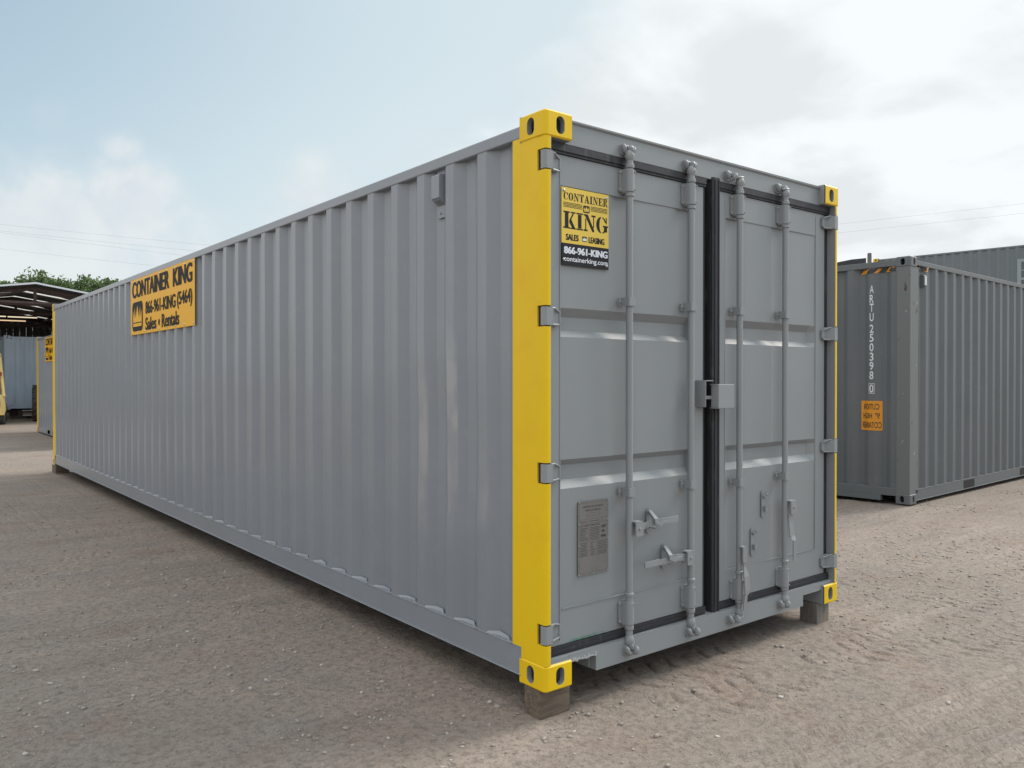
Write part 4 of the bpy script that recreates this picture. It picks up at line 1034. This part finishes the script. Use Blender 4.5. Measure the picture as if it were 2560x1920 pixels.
# ================================================================== POWER LINES
def wire(name, p, q_, lab, r=.0055, sag=.25):
    p, q_ = Vector(p), Vector(q_); pts = []
    for k in range(17):
        t = k / 16; v = p.lerp(q_, t); v.z -= sag * 4 * t * (1 - t); pts.append(v)
    m = MB(); m.tube(pts, r, 5); return tag(m.build(name, CABLE), lab, 'power line', 'thin overhead power lines')
def ext(p, q_, a, b): p, q_ = Vector(p), Vector(q_); return p + (q_ - p) * a, p + (q_ - p) * b
wl_ = [((5.38, 67.89, 13.04), (17.42, 58.31, 11.62), 'uppermost thin wire crossing the sky above the shed at left'), ((5.38, 67.89, 12.56), (17.42, 58.31, 11.09), 'second wire from the top in the sky above the shed'),
       ((4.6, 68.5, 12.44), (17.42, 58.31, 10.60), 'third wire down, starting at the bracket on the left edge'), ((4.6, 68.5, 11.22), (14.63, 60.51, 10.02), 'lowest wire above the shed and tree at left')]
for k, (p, q_, lab) in enumerate(wl_):
    a, b = ext(p, q_, -.0 if k > 1 else -.6, 3.0); wire('power_line', a, b, lab)
for p, q_, lab in (((53.92, 29.33, 13.02), (64.69, 20.78, 14.51), 'upper of two thin wires in the sky right of the large container'), ((53.91, 29.33, 12.37), (64.69, 20.78, 13.80), 'lower of two thin wires in the sky right of the large container')):
    a, b = ext(p, q_, -1.5, 1.8); wire('power_line', a, b, lab, sag=.1)
up_ = thing('utility_pole', 'utility pole bracket and insulators just entering at the left edge under the wires', 'utility pole', (2.6, 70.1, 0))
mb = MB(); mb.tube([(0, 0, -.3), (0, 0, 13.6)], [.17, .12], 12); mb.build('pole', POLEM, up_)
mb = MB(); mb.box(-1.6, 1.6, -.05, .05, 12.72, 12.84); mb.tube([(2.02, -1.6, 12.44), (1.2, -.9, 12.5), (0, 0, 12.4)], .035, 6)
mb.tube([(1.6, -1.2, 12.3), (1.75, -1.35, 11.8), (2.0, -1.6, 11.2), (2.1, -1.7, 10.9)], .02, 6); mb.build('crossarm', CABLE, up_)
mb = MB(); mb.tube([(0, 0, 10.6), (1.4, -1.1, 10.62), (1.9, -1.55, 10.75)], .05, 6)
mb.tube([(2.08, -1.66, 10.95), (2.28, -1.82, 10.82), (2.22, -1.78, 10.3), (2.0, -1.6, 10.12), (1.86, -1.5, 10.3), (1.98, -1.58, 10.8), (2.08, -1.66, 10.95)], .035, 6); mb.build('insulator', STEEL, up_)

# ================================================================== TREES
def tree(loc, h, crowns, label, seed, leaves=5200):
    rg = np.random.RandomState(seed); t = thing('tree', label, 'tree', loc, 0, 'trees behind the shed')
    mb = MB(); top = Vector((0, 0, h * .55)); mb.tube([(0, 0, -.3), (.05, 0, h * .25), (0, .05, h * .45), top], [.24, .19, .14, .09], 9)
    for (cx, cy, cz, rr) in crowns:
        mb.tube([(0, 0, h * .38), (cx * .45, cy * .45, h * .38 + (cz - h * .38) * .55), (cx, cy, cz)], [.10, .06, .02], 6)
        for k in range(5):
            v = rg.normal(size=3); v /= np.linalg.norm(v); mb.tube([(cx * .8, cy * .8, h * .38 + (cz - h * .38) * .85), (cx + v[0] * rr * .9, cy + v[1] * rr * .9, cz + abs(v[2]) * rr * .9)], [.03, .008], 4)
    mb.build('trunk', BARK, t, smooth=50)
    vs, fs = [], []; tot = sum(c[3] ** 2 for c in crowns)
    for (cx, cy, cz, rr) in crowns:
        nclump = int(60 * rr * rr / tot * len(crowns)) + 8
        for c in range(nclump):
            v = rg.normal(size=3); v /= np.linalg.norm(v); q = rg.uniform(.35, 1.18); c0 = np.array([cx, cy, cz]) + v * rr * q * np.array([1, 1, .8]); s_ = rr * rg.uniform(.09, .24)
            nl = int(leaves * rr * rr / tot / nclump)
            for i in range(nl):
                p = c0 + rg.normal(size=3) * s_ * np.array([1, 1, .7]); a = rg.normal(size=3); a /= np.linalg.norm(a); b = np.cross(a, rg.normal(size=3)); b /= np.linalg.norm(b)
                l_ = rg.uniform(.07, .13); i0 = len(vs)
                vs += [tuple(p - a * l_), tuple(p + b * l_ * .5), tuple(p + a * l_), tuple(p - b * l_ * .5)]; fs.append((i0, i0 + 1, i0 + 2, i0 + 3))
    m = MB(); m.raw(vs, fs); m.build('crown', LEAF, t)
tree((5.4, 48.7, 0), 7.6, [(-.1, 0, 6.55, 1.0), (-.95, .2, 6.0, .85), (.75, -.3, 6.25, .85), (.2, 0, 5.4, 1.1), (-1.6, .4, 5.4, .7)], 'broad green tree with the highest crown behind the shed ridge', 3, 10500)
tree((7.55, 46.95, 0), 7.2, [(-.35, .2, 6.2, .95), (.45, -.35, 6.25, .85), (0, 0, 5.3, 1.1), (1.0, -.8, 5.5, .7), (1.45, -1.1, 6.0, .35)], 'green tree between shed roof and container roof, right of the taller tree', 4, 10500)
tree((3.5, 50.2, 0), 6.6, [(.2, -.1, 6.1, .85), (1.0, -.6, 6.35, .6), (-.6, .4, 5.9, .8), (.2, 0, 5.0, 1.0)], 'low green tree at the left edge behind the shed roof', 5, 12000)

# ================================================================== GROUND
rs = np.random.RandomState(42); TAB = rs.rand(256, 256)
def vn(x, y, sc, sd=0):
    x = x / sc + sd * 17.3; y = y / sc + sd * 9.1; xi = np.floor(x).astype(int); yi = np.floor(y).astype(int); fx = x - xi; fy = y - yi
    fx = fx * fx * (3 - 2 * fx); fy = fy * fy * (3 - 2 * fy); g = lambda a, b: TAB[a % 256, b % 256]
    return (g(xi, yi) * (1 - fx) + g(xi + 1, yi) * fx) * (1 - fy) + (g(xi, yi + 1) * (1 - fx) + g(xi + 1, yi + 1) * fx) * fy - .5
def sstep(a, b, x): t = np.clip((x - a) / (b - a), 0, 1); return t * t * (3 - 2 * t)
def track(x, y, p, q, w, sp, depth, curve):
    """lug prints along a wheel path from p to q"""
    p = np.array(p, float); q = np.array(q, float); t = q - p; Lt = np.linalg.norm(t); t /= Lt; n = np.array([-t[1], t[0]])
    s = (x - p[0]) * t[0] + (y - p[1]) * t[1]; c = (x - p[0]) * n[0] + (y - p[1]) * n[1] + .12 * np.sin(s * .9)
    inside = sstep(w, w * .8, np.abs(c)) * sstep(-.3, .3, s) * sstep(Lt + .3, Lt - .3, s) * np.clip(.55 + 2.4 * vn(x, y, .6, 8) + 1.8 * vn(x, y, .18, 3), 0, 1)
    ph = (s - curve * np.abs(c) ** 1.5 / w + .5 * sp * (c > 0)) / sp; fr = ph - np.floor(ph)
    lug = (sstep(.38, .47, fr) * sstep(.62, .47, fr)) * sstep(.02, .06, np.abs(c))
    return -depth * inside * lug + depth * .12 * inside * np.exp(-((fr - .78) / .1) ** 2)
def ruts(x, y, p, q, offs, wd, depth):
    p = np.array(p, float); q = np.array(q, float); t = q - p; Lt = np.linalg.norm(t); t /= Lt; n = np.array([-t[1], t[0]])
    s = (x - p[0]) * t[0] + (y - p[1]) * t[1]; c = (x - p[0]) * n[0] + (y - p[1]) * n[1]; r_ = 0
    for o in offs: r_ = r_ - depth * np.exp(-((c - o) / wd) ** 2) + .5 * depth * np.exp(-((c - o - 2 * wd) / wd) ** 2)
    return r_ * sstep(-1, .2, s) * sstep(Lt + 1, Lt - .2, s) * np.clip(.6 + 1.6 * vn(x, y, .35, 5), .1, 1)
def gh(x, y):
    z = .10 * sstep(14, 28, y) + .035 * sstep(5.0, 7.5, x) * sstep(10, 4, y)
    far = np.exp(-((x - 1) ** 2 + (y - 5) ** 2) / 900)
    z = z + far * (.024 * vn(x, y, 2.6, 1) + .009 * vn(x, y, .9, 2) + .0075 * vn(x, y, .33, 3) + .0055 * vn(x, y, .12, 4) + .0052 * vn(x, y, .055, 6) * (1 + 1.5 * vn(x, y, 1.1, 7)) + .004 * vn(x, y, .034, 9))
    for (p, q_, w, sp, dp) in (((.15, -.22), (5.6, -.38), .18, .12, .018), ((.35, .14), (6.0, .00), .18, .125, .018), ((2.2, -.62), (6.2, -.95), .16, .12, .018), ((2.6, .42), (6.5, .55), .17, .12, .018),
                               ((-3.2, 5.9), (-.1, 7.4), .22, .14, .022), ((-3.2, 6.4), (-.2, 7.9), .20, .14, .020), ((-3.4, 4.6), (-.2, 5.1), .20, .13, .014), ((-3.4, 7.3), (-.4, 8.9), .22, .15, .024),
                               ((-1.3, 2.9), (-.25, 4.2), .14, .11, .010), ((-.95, -.35), (-.05, .95), .15, .12, .009)):
        z = z + track(x, y, p, q_, w, sp, dp, .16)
    z = z + ruts(x, y, (.1, -.87), (2.6, -1.20), (-.14, -.07, .0, .07, .14), .021, .020) + ruts(x, y, (.7, -1.28), (2.8, -1.52), (-.08, .0, .08), .022, .018) + ruts(x, y, (-2.6, 1.2), (-.6, 2.2), (-.2, .0, .25), .02, .004)
    return z
def axis(a, b, st, lim):
    c = list(np.arange(a, b + 1e-6, st)); d = st; lo = a; hi = b
    L1, H1 = [], []
    while lo > -lim: d *= 1.16; lo -= d; L1.append(lo)
    d = st
    while hi < lim: d *= 1.16; hi += d; H1.append(hi)
    return np.array(L1[::-1] + c + H1)
gx = axis(-3.0, 5.4, .0135, 900); gy = axis(-1.9, 5.2, .0135, 900)
GX, GY = np.meshgrid(gx, gy, indexing='ij'); GZ_ = gh(GX, GY)
# settle the ground round the blocks
for bx_, by_ in ((.098, .098), (2.338, .105), (.11, 12.15)):
    rr_ = np.hypot(GX - bx_, GY - by_); k = np.exp(-(rr_ / .16) ** 2); GZ_ = GZ_ * (1 - k) - .004 * k + .008 * np.exp(-((rr_ - .20) / .04) ** 2) * np.clip(.3 + 2.5 * vn(GX, GY, .08, 3), 0, 1.4)
nx, ny = len(gx), len(gy)
co = np.stack([GX, GY, GZ_], -1).reshape(-1, 3)
ii, jj = np.meshgrid(np.arange(nx - 1), np.arange(ny - 1), indexing='ij'); a = (ii * ny + jj).ravel()
quads = np.stack([a, a + ny, a + ny + 1, a + 1], 1)
gm = bpy.data.meshes.new('ground'); gm.vertices.add(len(co)); gm.vertices.foreach_set('co', co.ravel())
gm.loops.add(quads.size); gm.loops.foreach_set('vertex_index', quads.ravel().astype(np.int32))
gm.polygons.add(len(quads)); gm.polygons.foreach_set('loop_start', np.arange(0, quads.size, 4, dtype=np.int32)); gm.polygons.foreach_set('loop_total', np.full(len(quads), 4, dtype=np.int32))
gm.update(calc_edges=True); gm.shade_smooth()
gmat = bpy.data.materials.new("dirt_and_gravel"); gmat.use_nodes = True; g = N(gmat.node_tree); g.n.clear()
o_ = g.add('ShaderNodeOutputMaterial'); b_ = g.add('ShaderNodeBsdfPrincipled'); g.l.new(b_.outputs[0], o_.inputs[0])
ge = g.add('ShaderNodeTexCoord'); P = ge.outputs['Object']
c = g.mix(g.ramp(g.noise(P, .45, 5, .6), .38, .64), (0.282, 0.234, 0.196), (0.236, 0.203, 0.176))
c = g.mix(g.math('MULTIPLY', g.ramp(g.noise(P, 1.4, 5, .62), .52, .70), .5), c, (0.210, 0.142, 0.108))
c = g.mix(g.math('MULTIPLY', g.ramp(g.noise(P, 2.6, 6, .65), .50, .66), .55), c, (0.215, 0.195, 0.178))
mp = g.add('ShaderNodeMapping'); mp.inputs['Rotation'].default_value = (0, 0, R(28)); mp.inputs['Scale'].default_value = (.45, 3.2, 1); g.l.new(P, mp.inputs['Vector'])
st = g.noise(mp.outputs[0], 1.0, 5, .6)
c = g.mix(g.math('MULTIPLY', g.ramp(st, .52, .68), .5), c, (0.340, 0.290, 0.248))
c = g.mix(g.math('MULTIPLY', g.ramp(st, .47, .33), .45), c, (0.185, 0.150, 0.124))
c = g.mix(g.math('MULTIPLY', g.ramp(g.noise(P, 26, 5, .7), .42, .66), .55), c, (0.105, 0.085, 0.071))
c = g.mix(g.math('MULTIPLY', g.ramp(g.noise(P, 85, 3, .7), .54, .70), .5), c, (0.30, 0.27, 0.245))
c = g.mix(g.math('MULTIPLY', g.ramp(g.noise(P, 60, 3, .7), .56, .70), .6), c, (0.085, 0.068, 0.057))
vo = g.add('ShaderNodeTexVoronoi'); vo.inputs['Scale'].default_value = 55; g.l.new(P, vo.inputs['Vector'])
peb = g.math('MULTIPLY', g.ramp(vo.outputs['Distance'], .32, .18), g.ramp(g.noise(P, 3.5, 4, .6), .44, .62))
c = g.mix(g.math('MULTIPLY', peb, .55), c, (0.29, 0.265, 0.245))
g.l.new(c, b_.inputs['Base Color']); b_.inputs['Roughness'].default_value = .93; b_.inputs['Specular IOR Level'].default_value = .25
bn = None
for (sc, st, ds, det) in ((7, .5, .03, 5), (42, .9, .012, 5), (150, .7, .005, 3)):
    q = g.add('ShaderNodeBump'); q.inputs['Strength'].default_value = st; q.inputs['Distance'].default_value = ds; g.put(q.inputs['Height'], g.noise(P, sc, det, .65))
    if bn: g.l.new(bn, q.inputs['Normal'])
    bn = q.outputs[0]
q = g.add('ShaderNodeBump'); q.inputs['Strength'].default_value = .5; q.inputs['Distance'].default_value = .008; g.put(q.inputs['Height'], peb); g.l.new(bn, q.inputs['Normal']); g.l.new(q.outputs[0], b_.inputs['Normal'])
gm.materials.append(gmat)
go = bpy.data.objects.new('ground', gm); COL.objects.link(go); tag(go, kind='structure')

# loose stones
rg = np.random.RandomState(9); ns_ = 80000
sx_ = rg.uniform(-9, 12, ns_ * 4); sy_ = rg.uniform(-2.6, 16, ns_ * 4)
dist = np.hypot(sx_ + 2.34, sy_ + 2.71)
dens = np.clip(.22 + 1.9 * vn(sx_, sy_, .9, 12) + 1.0 * vn(sx_, sy_, 3.1, 13), .04, 1) * np.clip(1.25 - dist / 15, .08, 1)
inside = (sx_ > 0) & (sx_ < 2.44) & (sy_ > 0) & (sy_ < 12.2)
vis = ((sx_ + 2.34) * .622 + (sy_ + 2.71) * .783 > 2.3)
keep = (rg.rand(ns_ * 4) < dens * .9) & ~inside & vis; sx_, sy_, dist = sx_[keep][:ns_], sy_[keep][:ns_], dist[keep][:ns_]; n_ = len(sx_)
ico_v = []; ph = (1 + 5 ** .5) / 2
for a0, b0 in ((1, ph), (-1, ph), (1, -ph), (-1, -ph)): ico_v += [(0, a0, b0), (a0, b0, 0), (b0, 0, a0)]
ico = np.array(ico_v) / math.sqrt(1 + ph * ph)
from itertools import combinations
ico_f = []
for t3 in combinations(range(12), 3):
    p3 = ico[list(t3)]
    if all(abs(np.linalg.norm(p3[i] - p3[(i + 1) % 3]) - 1.0515) < .02 for i in range(3)):
        nrm = np.cross(p3[1] - p3[0], p3[2] - p3[0]); ico_f.append(t3 if nrm @ p3.mean(0) > 0 else (t3[0], t3[2], t3[1]))
ico_f = np.array(ico_f)
size = .0014 + .0019 * rg.exponential(.8, n_) ** 1.35; size = np.clip(size * (1 + dist * .07), .0016, .0135)
jit = 1 + rg.uniform(-.28, .28, (n_, 12, 1)); sc3 = size[:, None] * np.stack([rg.uniform(.8, 1.35, n_), rg.uniform(.7, 1.1, n_), rg.uniform(.4, .75, n_)], 1)
V = ico[None] * jit * sc3[:, None, :]; th = rg.uniform(0, 6.28, n_); cs, sn = np.cos(th)[:, None], np.sin(th)[:, None]
Vx = V[..., 0] * cs - V[..., 1] * sn; Vy = V[..., 0] * sn + V[..., 1] * cs
zg = gh(sx_, sy_)
V = np.stack([Vx + sx_[:, None], Vy + sy_[:, None], V[..., 2] + (zg + sc3[:, 2] * .35)[:, None]], -1).reshape(-1, 3)
F = (ico_f[None] + (np.arange(n_) * 12)[:, None, None]).reshape(-1, 3)
sm = bpy.data.meshes.new('gravel'); sm.vertices.add(len(V)); sm.vertices.foreach_set('co', V.ravel()); sm.loops.add(F.size); sm.loops.foreach_set('vertex_index', F.ravel().astype(np.int32))
sm.polygons.add(len(F)); sm.polygons.foreach_set('loop_start', np.arange(0, F.size, 3, dtype=np.int32)); sm.polygons.foreach_set('loop_total', np.full(len(F), 3, dtype=np.int32)); sm.update(calc_edges=True)
smat = bpy.data.materials.new("stone"); smat.use_nodes = True; g = N(smat.node_tree); g.n.clear()
o_ = g.add('ShaderNodeOutputMaterial'); b_ = g.add('ShaderNodeBsdfPrincipled'); g.l.new(b_.outputs[0], o_.inputs[0]); gi = g.add('ShaderNodeNewGeometry')
rp = g.add('ShaderNodeValToRGB'); rp.color_ramp.elements[0].color = (.23, .20, .175, 1); rp.color_ramp.elements[1].color = (.40, .37, .345, 1)
e2 = rp.color_ramp.elements.new(.75); e2.color = (.30, .27, .24, 1); g.l.new(gi.outputs['Random Per Island'], rp.inputs[0]); g.l.new(rp.outputs[0], b_.inputs['Base Color']); b_.inputs['Roughness'].default_value = .85
sm.materials.append(smat); so = bpy.data.objects.new('gravel', sm); COL.objects.link(so); tag(so, 'loose pale pebbles scattered over the dirt yard', 'gravel', kind='stuff')
